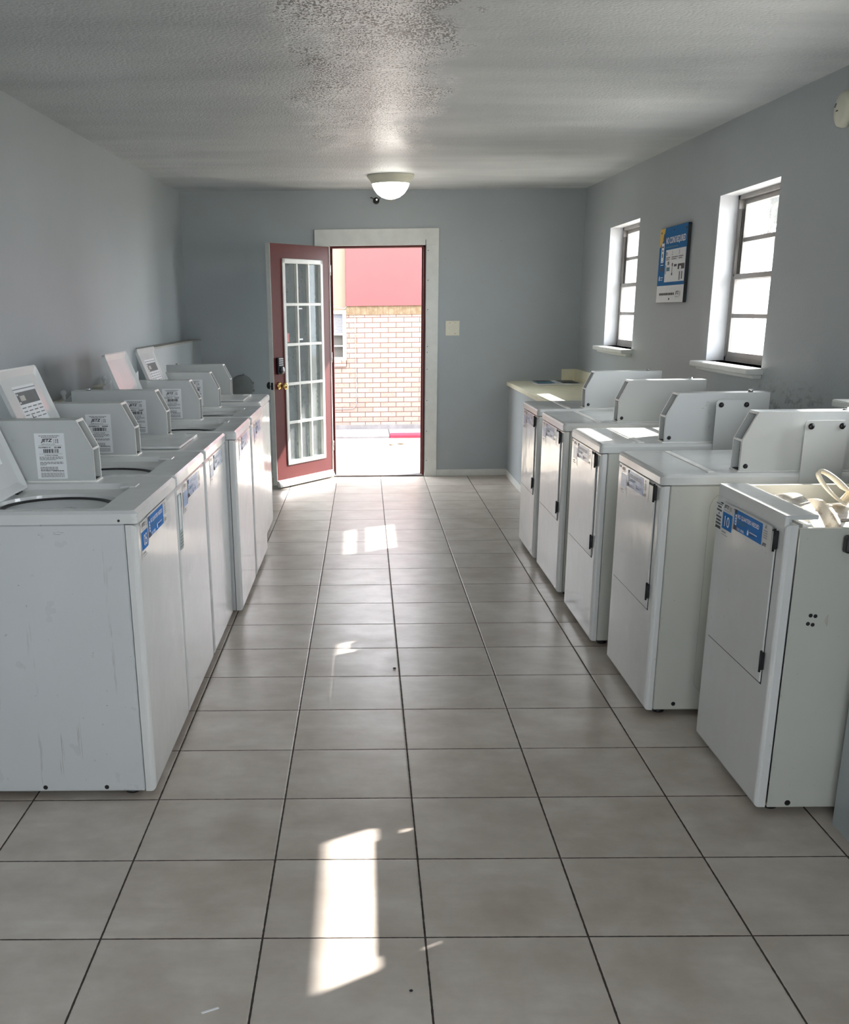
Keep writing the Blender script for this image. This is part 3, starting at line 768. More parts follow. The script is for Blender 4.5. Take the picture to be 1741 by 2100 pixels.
# ------------------------------------------------------------------ machines
def coin_box(par, x0, y0, z0, sgn, lab=None, slot_detail=True):
    """Narrow sheet-metal money box; front (open, slanted) towards -sgn*x. sgn=-1: runs to -x."""
    D, Wd, H = .445, .098, .212
    X = lambda a: x0+sgn*a
    th = .0035
    prof = [(0, .006), (0, .112), (.05, H), (D, H), (D, .006)]
    P2 = [(X(a), z0+b) for a, b in prof]
    mb = MB()
    mb.prism(P2, 'y', y0, y0+th); mb.prism(P2, 'y', y0+Wd-th, y0+Wd)
    for ya, yb in ((y0, y0+.009), (y0+Wd-.009, y0+Wd)):
        for (a_, b_), (c_, d_) in ((prof[0], prof[1]), (prof[1], prof[2])):
            e_ = -.0012
            mb.face([(X(a_+e_), ya, z0+b_), (X(c_+e_), ya, z0+d_), (X(c_+e_), yb, z0+d_), (X(a_+e_), yb, z0+b_)], 1)
    mb.face([(X(.049), y0, z0+H), (X(.049), y0+Wd, z0+H), (X(.045), y0+Wd, z0+H-.008), (X(.045), y0, z0+H-.008)], 1)
    mb.face([(X(.001), y0+th, z0+.108), (X(.001), y0+Wd-th, z0+.108), (X(.001), y0+Wd-th, z0+.116), (X(.001), y0+th, z0+.116)], 1)
    mb.prism([(X(.05), z0+H-th), (X(D), z0+H-th), (X(D), z0+H), (X(.05), z0+H)], 'y', y0+th, y0+Wd-th)
    mb.prism([(X(D-th), z0+.006), (X(D), z0+.006), (X(D), z0+H-th), (X(D-th), z0+H-th)], 'y', y0+th, y0+Wd-th)
    # shelf at the bend
    mb.prism([(X(.002), z0+.108), (X(.045), z0+.108), (X(.045), z0+.112), (X(.002), z0+.112)], 'y', y0+th, y0+Wd-th)
    o = mb.build('coin_box', [M['box'], M['edge']], par)
    ins = MB()
    ins.prism([(X(.024), z0+.006), (X(.028), z0+.006), (X(.028), z0+.108), (X(.024), z0+.108)], 'y', y0+th, y0+Wd-th)
    ins.prism([(X(.03), z0+.112), (X(.034), z0+.112), (X(.082), z0+H-th), (X(.078), z0+H-th)], 'y', y0+th, y0+Wd-th)
    ins.prism([(X(.0235), z0+.068), (X(.0240), z0+.068), (X(.0240), z0+.0695), (X(.0235), z0+.0695)], 'y', y0+th, y0+Wd-th, 1)
    ins.build('recessed_face', [M['boxin'], M['dark']], o)
    lk = MB(); lk.lathe([(.013, 0), (.013, .004), (.010, .004), (.010, .002), (.0005, .002)], (X(.024), y0+Wd*.5, z0+.03), (-sgn, 0, 0), 18, mis=[1, 1, 1, 0, 0])
    lk.build('lock', [M['steel'], M['dark']], o)
    tp = MB(); tp.cyl((X(D-.07), y0+Wd/2, z0+H), (X(D-.07), y0+Wd/2, z0+H+.01), .011, 12); tp.build('top_bolt', M['steel'], o)
    bs = MB(); bs.prism([(X(-.006), z0), (X(D), z0), (X(D), z0+.005), (X(-.006), z0+.005)], 'y', y0+.004, y0+Wd-.004, 0)
    bs.prism([(X(.004), z0+.005), (X(D-.02), z0+.005), (X(D-.02), z0+.007), (X(.004), z0+.007)], 'y', y0+.006, y0+Wd-.006, 1)
    bs.build('base_plate', [M['edge'], M['dark']], par)
    return o

def rrect(cx, cy, hx, hy, r, n, z):
    pts = []
    q = n//4
    for c, (sx, sy) in enumerate(((1, 1), (-1, 1), (-1, -1), (1, -1))):
        for k in range(q):
            a = PI/2*c+PI/2*k/(q-1)
            pts.append((cx+sx*(hx-r)+r*math.cos(a), cy+sy*(hy-r)+r*math.sin(a), z))
    return pts

def feet(par, W, x0, x1):
    for x in (x0, x1):
        for y in (.06, W-.06):
            mb = MB(); mb.lathe([(.022, 0), (.024, .008), (.016, .012), (.008, .014), (.008, .03)], (x, y, 0), (0, 0, 1), 14); mb.build('foot', M['screw'], par)

def washer(loc, W, lidstate, label, idn, seed, sticker=None, lid_label=True, hang=0):
    t = thing('washer', loc, label, 'washing machine', 'top-loading washers along the left wall')
    D = .70
    mb = MB(); mb.box(-D, -.036, 0, W, .025, .90, .004, 1)
    mb.build('cabinet', M['side'], t)
    dk = MB(); dk.box(-D+.02, -.02, .02, W-.02, .03, .898); dk.build('inner_frame', M['dark'], t)
    mb = MB(); mb.box(-.033, 0, 0, W, .025, .897, .016, 4, edges=lambda c, d_: c.x > -.005 or False); mb.build('front_panel', M['front'], t)
    sc_ = MB()
    for x in (-.16, -.36): sc_.cyl((x, -.0008, .04), (x, .002, .04), .0075, 12)
    sc_.cyl((-.05, -.006, .911), (-.05, .0, .911), .004, 8)
    split_build(sc_, 'screw_hole', M['black'], t)
    feet(t, W, -.09, -.62)
    n = 64
    cx, cy = -D/2, W/2
    rx, ry, rhx, rhy = -.315, (W-.15)/2+.02, .205, (W-.15)/2-.025
    mb = MB()
    o = .004
    R0 = rrect(cx, cy, D/2+o, W/2+o, .018, n, .901)
    R1 = rrect(cx, cy, D/2+o, W/2+o, .018, n, .931)
    R2 = rrect(cx, cy, D/2+o-.009, W/2+o-.009, .018, n, .94)
    if lidstate == 'closed':
        mb.rings([R0, R1, R2], close0=True, close1=True, smooth=False)
        mb.build('top_panel', M['enamel'], t)
        ld = MB(); ld.box(rx-rhx, rx+rhx, ry-rhy, ry+rhy, .941, .952, .004, 2)
        lid = ld.build('lid', M['enamel'], t)
        nt = MB(); nt.box(rx+rhx-.05, rx+rhx+.004, ry+rhy-.13, ry+rhy-.03, .9405, .9535, .002, 1); nt.build('lid_grip', M['edge'], lid)
    else:
        tr = .195
        R3 = rrect(rx, ry, rhx, rhy, .02, n, .94)
        R4 = rrect(rx, ry, rhx-.012, rhy-.012, .03, n, .922)
        R5 = rrect(rx, ry, tr, tr, tr-.002, n, .914)
        R6 = rrect(rx, ry, tr-.006, tr-.006, tr-.009, n, .885)
        mb.rings([R0, R1, R2, R3, R4, R5, R6], smooth=False)
        mb.build('top_panel', M['enamel'], t)
        st = MB(); st.box(rx+rhx-.035, rx+rhx+.02, ry+rhy-.09, ry+rhy-.02, .936, .9425, .002, 1); st.build('lid_switch_step', M['enamel'], t)
        tb = MB(); tb.lathe([(tr-.004, .896), (tr-.012, .906), (tr-.02, .906), (tr-.028, .9), (tr-.03, .86), (tr-.03, .6)], (rx, ry, 0), (0, 0, 1), 48, close0=False, close1=False)
        tb.build('tub_ring', M['black'], t)
        bk = MB(); bk.lathe([(tr-.034, .885), (tr-.04, .89), (tr-.046, .885), (tr-.05, .52), (.04, .5), (.04, .8), (.03, .82), (.001, .825)], (rx, ry, 0), (0, 0, 1), 40, close0=False)
        bk.build('basket', M['basket'], t)
        # raised lid, hinged at the rear, leaning back to the wall
        hx, hz = -.497, .925
        ld = MB(); L = .405; th = .016
        lid = None
        ld.rings([rrect(L/2, ry, L/2, rhy, .02, 32, 0), rrect(L/2, ry, L/2, rhy, .02, 32, -th), rrect(L/2, ry, L/2-.006, rhy-.006, .02, 32, -th),
                  rrect(L/2, ry, L/2-.03, rhy-.03, .02, 32, -th+.011)], close0=True, close1=True, smooth=False)
        ang = math.radians(90+21+hang)
        # local lid axis: +x along the lid length -> rotate about y so it points up and back
        Mx = Matrix.Translation((hx, 0, hz)) @ Matrix(((math.cos(ang), 0, math.sin(ang)*-1, 0), (0, 1, 0, 0), (math.sin(ang), 0, math.cos(ang), 0), (0, 0, 0, 1)))
        for v in ld.bm.verts: v.co = Mx @ v.co
        lid = ld.build('lid', M['enamel'], t)
        if lid_label:
            uu = Mx.to_3x3() @ Vector((1, 0, 0)); nn = (Mx.to_3x3() @ Vector((0, 0, -1)))
            oo = Mx @ Vector((.105, ry-rhy*.5, -th+.0112))
            p = Print(oo, (0, 1, 0), uu, nn, .0006)
            w_ = rhy*1.1
            p.rect(0, w_, 0, .235, 'paper', 1); p.rect(.012, w_-.012, .165, .212, 'greyink', 2); p.rect(.016, .03, .17, .176, 'white', 3); p.rect(.016, .03, .2, .207, 'white', 3); p.rect(.04, .1, .178, .198, 'boxin', 3); p.rect(.0, w_, .222, .225, 'greyink', 2)
            for k in range(4):
                for c in range(4): p.words(.015+c*w_*.24, .015+c*w_*.24+w_*.17, .15-.014*k, .004, 'greyink', seed+k*5+c, 2)
            for k in range(3): p.words(.02, w_-.03, .07-.016*k, .004, 'greyink', seed+40+k, 2)
            p.rect(w_*.3, w_*.34, .09, .12, 'greyink', 2); p.rect(w_*.55, w_*.7, .085, .09, 'greyink', 2)
            p.build('instruction_label', lid)
        hgm = MB(); hgm.cyl((hx, ry-rhy+.04, hz-.004), (hx, ry-rhy+.09, hz-.004), .006, 8); hgm.cyl((hx, ry+rhy-.09, hz-.004), (hx, ry+rhy-.04, hz-.004), .006, 8); split_build(hgm, 'lid_hinge', M['black'], t)
    coin_box(t, -.258, W-.117, .94, -1)
    if idn is not None:
        equipment_label(t, (-.258-.198, W-.117-.0002, .94+.013), (1, 0, 0), (0, 0, 1), (0, -1, 0), idn, seed)
    if sticker:
        quarters_sticker(t, (.0004, sticker[0], sticker[1]), (0, 1, 0), (0, 0, 1), (1, 0, 0), sticker[2], 1., sticker[3], seed+50)
    return t

FX = -.69
washer((FX, 3.195, 0), .705, 'open', 'nearest white washer on the left, lid raised, with the blue 05 sticker', '221408', 11, (.06, .804, 1.0, '05'))
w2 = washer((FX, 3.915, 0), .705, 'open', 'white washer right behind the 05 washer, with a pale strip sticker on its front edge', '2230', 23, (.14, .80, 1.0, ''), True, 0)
p = Print((.0005, .018, .66), (0, 1, 0), (0, 0, 1), (1, 0, 0), .0005)
p.rect(0, .075, 0, .205, 'green', 1); p.rect(.008, .05, .075, .2, 'paper', 2); p.poly([(.052, .205), (.075, .205), (.075, .15), (.068, .15), (.066, .195)], 'ink', 2)
for k in range(5): p.rect(.008, .066, .01+.012*k, .014+.012*k, 'greyink', 2)
sx = p.build('strip_sticker', w2); sx['label'] = 'pale green strip sticker'
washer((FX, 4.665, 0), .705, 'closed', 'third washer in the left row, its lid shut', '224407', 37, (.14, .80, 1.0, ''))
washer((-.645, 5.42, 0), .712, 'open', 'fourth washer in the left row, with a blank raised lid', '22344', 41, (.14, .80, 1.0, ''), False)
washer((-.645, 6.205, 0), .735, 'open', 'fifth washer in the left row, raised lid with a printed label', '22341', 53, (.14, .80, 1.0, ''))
washer((-.69, 7.235, 0), .715, 'closed', 'farthest washer in the left row, lid shut, beside the open door', None, 61, None)

w1 = [o for o in COL.objects if o.name == 'washer'][0]
M['scuff'] = flat('scuff_brown', srgb(150, 142, 134), .6); M['scuffd'] = flat('scuff_dark', srgb(60, 56, 54), .6)
def streaks(par, o, u, v, n, marks, name, seed):
    r = random.Random(seed); p = Print(o, u, v, n, .0004)
    for (a, b, ln, wd, m, vert) in marks:
        for k in range(5):
            da, db = r.uniform(-1, 1)*wd*1.3, r.uniform(-.4, .4)*ln; L_ = ln*r.uniform(.25, .7); w_ = wd*r.uniform(.08, .25)
            if vert: p.poly([(a+da-w_*.3, b+db-L_/2), (a+da+w_*.5, b+db-L_*.1), (a+da+w_*.2, b+db+L_/2), (a+da-w_*.5, b+db+L_*.1)], m)
            else: p.poly([(a+db-L_/2, b+da), (a+db, b+da-w_*.5), (a+db+L_/2, b+da+w_*.2), (a+db-L_*.1, b+da+w_*.5)], m)
    return p.build(name, par)
streaks(w1, (0, -.0002, 0), (1, 0, 0), (0, 0, 1), (0, -1, 0), [(-.235, .874, .035, .005, 'scuffd', 0)], 'scuff_mark', 3)
streaks(w1, (0, -.0002, 0), (1, 0, 0), (0, 0, 1), (0, -1, 0), [(-.292, .873, .012, .003, 'scuffd', 0)], 'scuff_mark', 4)
streaks(w1, (0, -.0002, 0), (1, 0, 0), (0, 0, 1), (0, -1, 0), [(-.295, .15, .17, .006, 'scuff', 1)], 'rust_streak', 5)
streaks(w1, (0, -.0002, 0), (1, 0, 0), (0, 0, 1), (0, -1, 0), [(-.232, .19, .2, .005, 'scuff', 1)], 'rust_streak', 6)
streaks(w1, (0, -.0002, 0), (1, 0, 0), (0, 0, 1), (0, -1, 0), [(-.165, .49, .02, .004, 'scuffd', 1)], 'scuff_mark', 7)
M['crease'] = flat('crease_line', srgb(184, 185, 178), .35)
def crease(par, x0, z0, x1, z1, r=.06):
    mb = MB(); pts = [(x1, z1)]
    for a in range(90, 181, 15): pts.append((x0+r+r*math.cos(math.radians(a)), z1-r+r*math.sin(math.radians(a))))
    for a in range(180, 271, 15): pts.append((x0+r+r*math.cos(math.radians(a)), z0+r+r*math.sin(math.radians(a))))
    pts.append((x1, z0))
    mb.tube([(x, -.0004, z) for x, z in pts], .0012, 6); mb.build('panel_crease', M['crease'], par)
# dryers ------------------------------------------------
def dryer(loc, W, label, seed, bracket=False, num=''):
    t = thing('dryer', loc, label, 'dryer', 'dryers along the right wall')
    D = .72
    mb = MB(); mb.box(.034, D, 0, W, .025, .887, .004, 1); mb.build('cabinet', M['dside'], t)
    dk = MB(); dk.box(.015, D-.02, .02, W-.02, .03, .889); dk.build('inner_frame', M['dark'], t)
    mb = MB(); mb.box(0, .031, 0, W, .025, .885, .016, 4, edges=lambda c, d_: c.x < .005); mb.build('front_panel', M['front'], t)
    n = 48; o = .003
    mb = MB(); cx, cy = D/2, W/2
    mb.rings([rrect(cx, cy, D/2+o, W/2+o, .02, n, .889), rrect(cx, cy, D/2+o, W/2+o, .02, n, .915), rrect(cx, cy, D/2+o-.004, W/2+o-.004, .02, n, .924), rrect(cx, cy, D/2+o-.014, W/2+o-.014, .02, n, .928)], close0=True, close1=True, smooth=False)
    mb.build('top_panel', M['enamel'], t)
    sm = MB(); sm.box(.175, .2, .04, W-.04, .927, .9305, .001, 1); sm.build('top_seam_strip', M['edge'], t)
    dryer_door(t, W, seed, num)
    sc_ = MB(); sc_.cyl((.11, -.0012, .05), (.11, .002, .05), .008, 12); split_build(sc_, 'screw', M['screw'], t)
    feet(t, W, .07, .62)
    if not bracket is None:
        o_ = coin_box(t, .283, .028, .928, 1)
        s2 = MB(); s2.lathe([(.009, 0), (.008, .003), (.001, .004)], (.283+.02, .028, .928+.022), (0, -1, 0), 12); s2.build('screw', M['screw'], o_)
        if bracket:
            zb = .62 if loc[1] < 4.5 else .7
            b = MB(); b.box(.487, .637, -.008, -.004, zb, 1.112, .012, 3, edges=lambda c, d_: abs(d_.y) > .9)
            bo = b.build('bracket_plate', M['box'], t)
            for x in (.508, .617):
                k = MB(); k.lathe([(.011, 0), (.011, .003), (.007, .007), (.001, .008)], (x, -.008, 1.092), (0, -1, 0), 14); k.build('bolt', M['screw'], bo)
            k = MB(); k.cyl((.508, -.004, 1.092), (.508, .028, 1.092), .006, 8); k.cyl((.617, -.004, 1.092), (.617, .028, 1.092), .006, 8); k.build('spacer', M['steel'], bo)
    return t
def dryer_door(t, W, seed, num, extra=False):
    y0, y1, z0, z1 = .062, W-.05, .412, .872
    g = MB(); g.box(-.0012, .0, y0-.003, y1+.003, z0-.005, z1+.002, 0); g.build('door_gap', M['dark'], t)
    m = MB(); m.box(-.006, -.0005, y0, y1, z0, z1, .003, 2); dr = m.build('door', M['front'], t)
    for z in (.825, .455):
        h = MB(); h.box(-.012, -.001, y0-.012, y0+.004, z, z+.055, .002, 1); h.cyl((-.012, y0-.008, z-.006), (-.012, y0-.008, z+.061), .004, 8); h.build('hinge', M['black'], dr)
    quarters_sticker_dryer(dr, W, seed, num)
def quarters_sticker_dryer(par, W, seed, num):
    quarters_sticker(par, (-.0064, W-.095, .797), (0, -1, 0), (0, 0, 1), (-1, 0, 0), .98, .98, num, seed)

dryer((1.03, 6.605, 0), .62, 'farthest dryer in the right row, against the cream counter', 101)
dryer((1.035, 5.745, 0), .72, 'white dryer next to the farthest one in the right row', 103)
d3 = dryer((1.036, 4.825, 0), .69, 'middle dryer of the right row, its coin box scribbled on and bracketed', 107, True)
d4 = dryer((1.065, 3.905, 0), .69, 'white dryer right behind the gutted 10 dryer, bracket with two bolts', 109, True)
crease(d4, .18, .09, .66, .862)
streaks(d3, (.47, .0275, 1.03), (1, 0, 0), (0, 0, 1), (0, -1, 0), [(-.01, .07, .02, .004, 'scuffd', 1), (0, .03, .02, .004, 'scuffd', 1), (.005, -.03, .02, .003, 'scuffd', 1), (-.03, .05, .015, .004, 'scuffd', 0), (-.02, .06, .02, .003, 'scuffd', 0)], 'pen_scribble', 12)
streaks(d3, (-.0068, .35, .75), (0, -1, 0), (0, 0, 1), (-1, 0, 0), [(0, 0, .03, .006, 'ink', 1)], 'chipped_mark', 15)
# gutted dryer number 10
t = thing('dryer', (1.195, 3.045, 0), 'nearest dryer, without its top, drum exposed and a blue 10 sticker', 'dryer', 'dryers along the right wall')
W, D = .63, .72
mb = MB(); mb.box(0, .033, 0, W, .025, .905, .012, 3, edges=lambda c, d_: c.x < .005)
mb.box(.0005, .014, .018, W-.004, .89, .928, .003, 2)
mb.build('front_panel', M['front'], t)
mb = MB(); mb.box(.002, .096, .02, W-.004, .917, .930, .002, 2); mb.box(.014, .03, .045, W-.02, .90, .918); mb.box(.015, .025, .06, W-.06, .84, .915); mb.build('front_top_flange', M['enamel'], t)
mb = MB()
mb.box(.038, D, -.002, .002, .025, .895, .0015, 1); mb.box(.038, D, .002, .022, .891, .895)
mb.box(.038, D, W-.004, W, .025, .925, .0015, 1); mb.box(.1, D, W-.022, W-.004, .921, .925)
mb.box(D-.004, D, 0, W, .025, .895); mb.box(.04, D, 0, W, .025, .035)
mb.build('cabinet', M['dside'], t)
mb = MB(); mb.box(.078, .084, .03, W-.03, .06, .86); mb.prism([(.084, .86), (.13, .86), (.084, .905)], 'y', .06, .066); mb.box(.06, .084, .04, .18, .855, .9); mb.build('bulkhead', M['enamel'], t)
mb = MB(); cy, cz, r = W/2, .625, .285
mb.lathe([(.2, .095), (.3, .1), (.315, .11), (.318, .15), (r+.012, .155), (r+.012, .17), (r-.012, .175), (r-.012, .2), (r+.014, .206), (r+.014, .222), (r-.002, .23), (r, .33), (r-.008, .36), (r, .4), (r, .6), (.25, .62)], (0, cy, cz), (1, 0, 0), 64)
mb.build('drum', M['drum'], t)
dryer_door(t, W, 113, '10')
mb = MB(); mb.cyl((.1, -.0032, .04), (.1, .0, .04), .009, 12); split_build(mb, 'screw', M['screw'], t)
mb = MB()
for x, z in ((.098, .64), (.112, .638), (.093, .615), (.107, .612)): mb.cyl((x, -.0025, z), (x, -.0005, z), .006, 10)
split_build(mb, 'screw_hole', M['black'], t)
feet(t, W, .07, .62)
crease(t, .158, .07, .70, .80)
# notice on its door
p = Print((-.0066, W-.02, .785), (0, -1, 0), (0, 0, 1), (-1, 0, 0), .0006)
p.rect(0, .07, 0, .088, 'paper', 1); p.rect(.004, .066, .083, .0855, 'ink', 2); p.rect(.004, .066, .003, .0055, 'ink', 2)
p.text('BUY IT', .015, .055, .07, .078, 'ink', 2) if 0 else None
for k, (a, b) in enumerate(((.018, .055), (.01, .062), (.03, .04), (.008, .062), (.012, .058), (.008, .062), (.008, .062))):
    p.words(a, b, .072-.011*k, .0065, 'ink', 200+k, 2, 1)
nt = p.build('notice_card', t); nt['label'] = 'small white notice card'

# coil of cord on the drum
t = thing('power_cord', (1.45, 3.35, .915), 'coiled cream power cord resting on the exposed drum of the 10 dryer', 'power cord')
for k in range(4):
    mb = MB(); pts = []
    for i in range(28):
        a = 2*PI*i/28; L = .085-.004*k
        lx_, lz_ = L*math.cos(a), (.02-.001*k)*math.sin(a)
        ang = math.radians(-42)
        u = -.005+lx_*math.cos(ang)-lz_*math.sin(ang)*-1*0
        x = lx_*math.cos(ang)-lz_*math.sin(ang); z = lx_*math.sin(ang)+lz_*math.cos(ang)
        if x > .03: z = max(z, -.012-.2*(x-.03))
        pts.append((x*1.0+.012*(1 if x > .03 else 0), -.018+.011*k+.002*math.sin(3*a+k), z+.045))
    mb.tube(pts, .0048, 8, closed=True); mb.build('cord_loop', M['cord'], t)
mb = MB(); mb.tube([(.06, -.01, .02), (.12, .0, .014), (.2, .02, .018)], .0048, 8); mb.tube([(.05, .0, .018), (.055, -.02, .035), (.075, -.025, .04), (.085, 0, .03)], .003, 8); mb.build('cord_tail', M['cord'], t)
t = thing('appliance_plug', (1.352, 3.036, .83), 'black plug hanging over the near side of the 10 dryer, at the right edge', 'plug')
mb = MB(); mb.box(0, .06, -.035, -.002, 0, .05, .008, 2); mb.build('plug_body', M['black'], t)
mb = MB(); mb.tube([(.03, -.018, .05), (.032, -.014, .08), (.034, .02, .088), (.036, .1, .07)], .005, 8); mb.build('cord', M['black'], t)

# bits on the floor
mb = MB(); mb.prism([(-.02, 0), (.02, .006), (.018, .011), (-.022, .005)], 'z', 0, .0015)
o = mb.build('paper_scrap', M['white']); o.location = (-.36, 2.06, 0); o.rotation_euler = (0, 0, .35); tag(o, 'thin white paper scrap on the floor at the bottom of the photo', 'paper scrap')
mb = MB(); mb.sphere((0, 0, .003), .005, 8, (1, .8, .6)); o = mb.build('pebble', M['ink']); o.location = (.095, 2.133, 0); tag(o, 'tiny black crumb on the floor beside the sunlit stripe', 'debris')
mb = MB(); mb.sphere((0, 0, .004), .008, 8, (1, .6, .5)); o = mb.build('pebble', M['ink']); o.location = (.119, 4.508, 0); tag(o, 'dark crumb on the floor midway down the aisle', 'debris')

# ------------------------------------------------------------------ outside
mb = MB(); mb.box(-25, 30, -20, 45, -.3, -.1); mb.box(-6, 6, YB+.14, 13.75, -.1, -.005, mi=1)
tag(mb.build('ground', [M['ground'], M['alley']]), 'sunlit pale cracked concrete outside the doorway', 'ground', kind='structure')
mb = MB(); mb.box(-6, .3, 13.62, 14.36, -.1, .035, .02, 2)
tag(mb.build('curb', M['curb']), 'low grey concrete curb at the foot of the brick wall', 'curb')
mb = MB(); mb.box(.3, 6, 13.62, 14.36, -.1, .035, .02, 2, mi=0); mb.box(.302, 5.9, 13.612, 13.8, -.02, .041, .018, 2, mi=1)
tag(mb.build('curb', [M['curb'], M['redpaint']]), 'red-painted length of curb seen at the right of the doorway', 'curb')
t = thing('brick_building', (0, 14.4, 0), 'pale pink brick building with a pink fascia seen through the doorway', 'building')
mb = MB(); mb.box(-.235, 2.6, 0, .2, -.1, 1.45); mb.box(-4, -.235, 0, .2, -.1, .82); mb.box(-4, -1.2, 0, .2, .82, 1.5); mb.build('brick_wall', M['brick'], t)
mb = MB(); mb.box(-4, 2.6, -.02, .1, -.1, .085); mb.build('footing', M['curb'], t)
mb = MB(); mb.box(-.235, 2.6, -.012, .2, 1.45, 1.555); mb.build('soldier_course', M['soldier'], t)
mb = MB(); mb.box(-.232, 2.6, -.03, .2, 1.555, 2.62); mb.build('fascia', M['pink'], t)
mb = MB(); mb.box(-4, -.235, .03, .2, 1.5, 2.62); mb.build('siding', M['beige'], t)
mb = MB(); mb.box(-4, 2.6, .2, 4, -.1, 2.6); mb.build('building_core', M['beige'], t)
fr = MB(); fr.box(-.28, -.234, -.012, .08, .9, 1.505); fr.box(-1.2, -1.15, -.012, .08, .9, 1.505); fr.box(-1.15, -.28, -.01, .078, 1.46, 1.503); fr.box(-1.15, -.28, -.01, .078, .902, .935); fr.box(-1.15, -.28, 0, .075, 1.205, 1.235); fr.box(-1.15, -.28, 0, .075, 1.065, 1.082)
wf = fr.build('window_frame', M['beige2'], t)
g = MB(); g.box(-1.15, -.28, .06, .07, .935, 1.205); g.build('pane', M['track'], wf)
g = MB()
for k in range(12): g.box(-1.15, -.28, .045, .055, 1.24+.018*k, 1.254+.018*k)
g.build('window_blind', M['blind'], wf)
mb = MB(); mb.box(-1.25, -.24, -.03, .1, .82, .9, .004, 1); mb.build('window_ledge', M['brick'], t)
mb = MB(); mb.tube([(-.126, -.008, 1.57), (-.12, -.008, 1.1), (-.112, -.008, .6), (-.116, -.008, .34), (-.16, -.008, .29), (-.5, -.008, .28)], .004, 6)
mb.tube([(-.7, -.012, 1.535), (-.4, -.012, 1.545), (-.25, -.012, 1.525), (-.2, -.016, 1.58)], .005, 6); mb.build('cable', M['greyink'], t)
for (x, y, r, lb) in ((.3, 12.9, .4, 'brown fallen leaf on the sunlit pavement, left of the pair'), (.42, 12.95, 1.2, 'brown fallen leaf on the sunlit pavement, right of the pair')):
    mb = MB(); mb.rings([[(0, -.05, .002), (.02, -.015, .008), (.024, .015, .012), (0, .06, .004)], [(0, -.05, .0), (0, -.012, .003), (0, .018, .003), (0, .06, .002)], [(0, -.05, .002), (-.02, -.015, .01), (-.022, .015, .009), (0, .06, .004)]], smooth=True)
    mb.tube([(0, -.05, .002), (0, -.075, .004)], .0015, 5)
    o = mb.build('leaf', M['leaf']); o.location = (x, y, -.004); o.rotation_euler = (0, 0, r); tag(o, lb, 'leaf')

def tree(loc, seed, h, label):
    r = random.Random(seed)
    t = thing('tree', loc, label, 'tree', 'trees beyond the right-hand windows')
    mb = MB(); lf = MB(); tips = []
    def grow(p, d, L, rad, dep):
        q = [p+d*L*k/3+Vector((r.uniform(-.03, .03), r.uniform(-.03, .03), 0))*L*(k > 0) for k in range(4)]
        mb.tube(q, rad, 6)
        if dep == 0: tips.append(q[-1]); tips.append(q[2]); return
        for k in range(3):
            nd = (d+Vector((r.uniform(-.8, .8), r.uniform(-.8, .8), r.uniform(-.1, .6)))).normalized()
            grow(q[-1], nd, L*r.uniform(.6, .8), rad*.6, dep-1)
    grow(Vector((0, 0, 0)), Vector((0, 0, 1)), h*.32, h*.03, 4)
    mb.build('trunk', M['bark'], t)
    for p in tips:
        for k in range(16):
            c = p+Vector((r.gauss(0, .16), r.gauss(0, .16), r.gauss(0, .14)))
            a = Vector((r.gauss(0, 1), r.gauss(0, 1), r.gauss(0, 1))).normalized()*.085; b = a.orthogonal().normalized()*.045
            lf.face([c-a, c+b, c+a, c-b])
    lf.build('foliage', M['foliage'], t)
tree((5.15, 15.0, -.1), 3, 3.5, 'leafy tree seen through the near window')
tree((7.6, 19.2, -.1), 5, 4.2, 'leafy tree farther off, seen through the near window panes')
tree((4.3, 19.4, -.1), 8, 3.7, 'leafy tree seen through the far narrow window')

# ------------------------------------------------------------------ light
SUN, SKY, EXPO = 3.8, 2.3, 2.85
L = bpy.data.lights.new('sun', 'SUN'); L.energy = SUN; L.angle = math.radians(.53); L.color = (1, .955, .9)
so = bpy.data.objects.new('sun', L); COL.objects.link(so)
so.rotation_euler = Vector((-1, -.67, -.785)).to_track_quat('-Z', 'Y').to_euler(); so.location = (12, 20, 12)
w = bpy.data.worlds.new('sky'); SC.world = w; w.use_nodes = True
nt = w.node_tree; bg = nt.nodes['Background']; bg.inputs[0].default_value = (.88, .94, 1.0, 1); bg.inputs[1].default_value = SKY
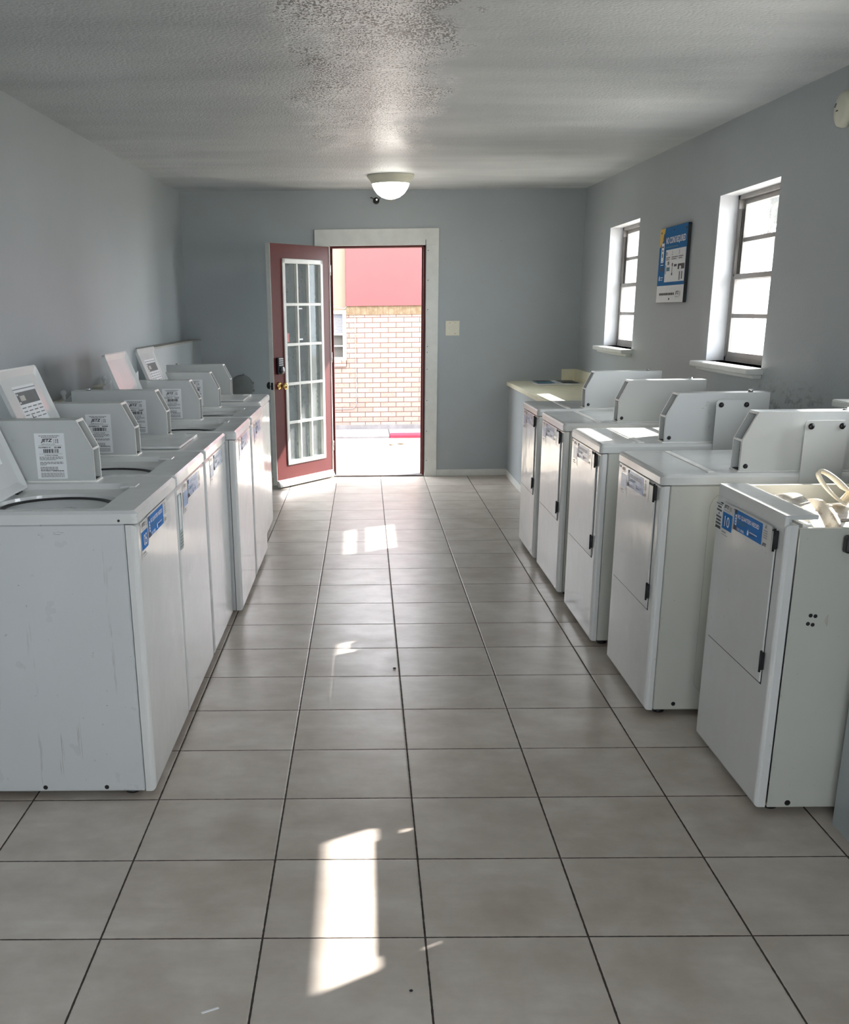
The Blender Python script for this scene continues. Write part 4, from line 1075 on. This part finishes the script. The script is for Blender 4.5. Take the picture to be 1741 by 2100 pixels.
# daylight portals at the openings (they only guide sky sampling)
def portal(name, loc, rot, sx, sy):
    a = bpy.data.lights.new(name, 'AREA'); a.shape = 'RECTANGLE'; a.size = sx; a.size_y = sy; a.cycles.is_portal = True
    o = bpy.data.objects.new(name, a); COL.objects.link(o); o.location = loc; o.rotation_euler = rot
for k, w_ in enumerate((W1, W2, W3, W4)):
    portal('window_portal', (XR+.235, (w_[0]+w_[1])/2, (w_[2]+w_[3])/2), (0, PI/2, 0), w_[3]-w_[2], w_[1]-w_[0])
portal('door_portal', (.12, YB+.16, 1.02), (-PI/2, 0, 0), .86, 2.04)
portal('rear_window_portal', ((FW[0]+FW[1])/2, YF-.14, (FW[2]+FW[3])/2), (PI/2, 0, 0), FW[1]-FW[0], FW[3]-FW[2])

# ------------------------------------------------------------------ camera
def cam():
    f, cx, cy, pi_, ya, ro, h = 2209.86, 726.67, 1384.2, .3258, -.0129, .0124, 1.497
    c, s = math.cos, math.sin
    fw_ = Vector((s(ya)*c(pi_), c(ya)*c(pi_), -s(pi_))); r = Vector((c(ya), -s(ya), 0)); dn = fw_.cross(r)
    r2 = r*c(ro)+dn*s(ro); d2 = dn*c(ro)-r*s(ro)
    m = Matrix((( r2.x, -d2.x, -fw_.x, 0), (r2.y, -d2.y, -fw_.y, 0), (r2.z, -d2.z, -fw_.z, h), (0, 0, 0, 1)))
    cd = bpy.data.cameras.new('camera'); cd.sensor_fit = 'HORIZONTAL'; cd.sensor_width = 36; cd.lens = f/1741*36
    cd.shift_x = (870.5-cx)/1741; cd.shift_y = (cy-1050)/1741; cd.clip_start = .02; cd.clip_end = 200
    o = bpy.data.objects.new('camera', cd); COL.objects.link(o); o.matrix_world = m
    SC.camera = o
cam()
vs = SC.view_settings; SC.display_settings.display_device = 'sRGB'
vs.view_transform = 'Standard'; vs.look = 'None'; vs.exposure = EXPO; vs.gamma = 1; vs.use_curve_mapping = False
SC.cycles.use_denoising = True
SC.cycles.max_bounces = 14; SC.cycles.diffuse_bounces = 7; SC.cycles.glossy_bounces = 4; SC.cycles.transparent_max_bounces = 16
SC.cycles.sample_clamp_indirect = 8; SC.cycles.caustics_reflective = False; SC.cycles.caustics_refractive = False
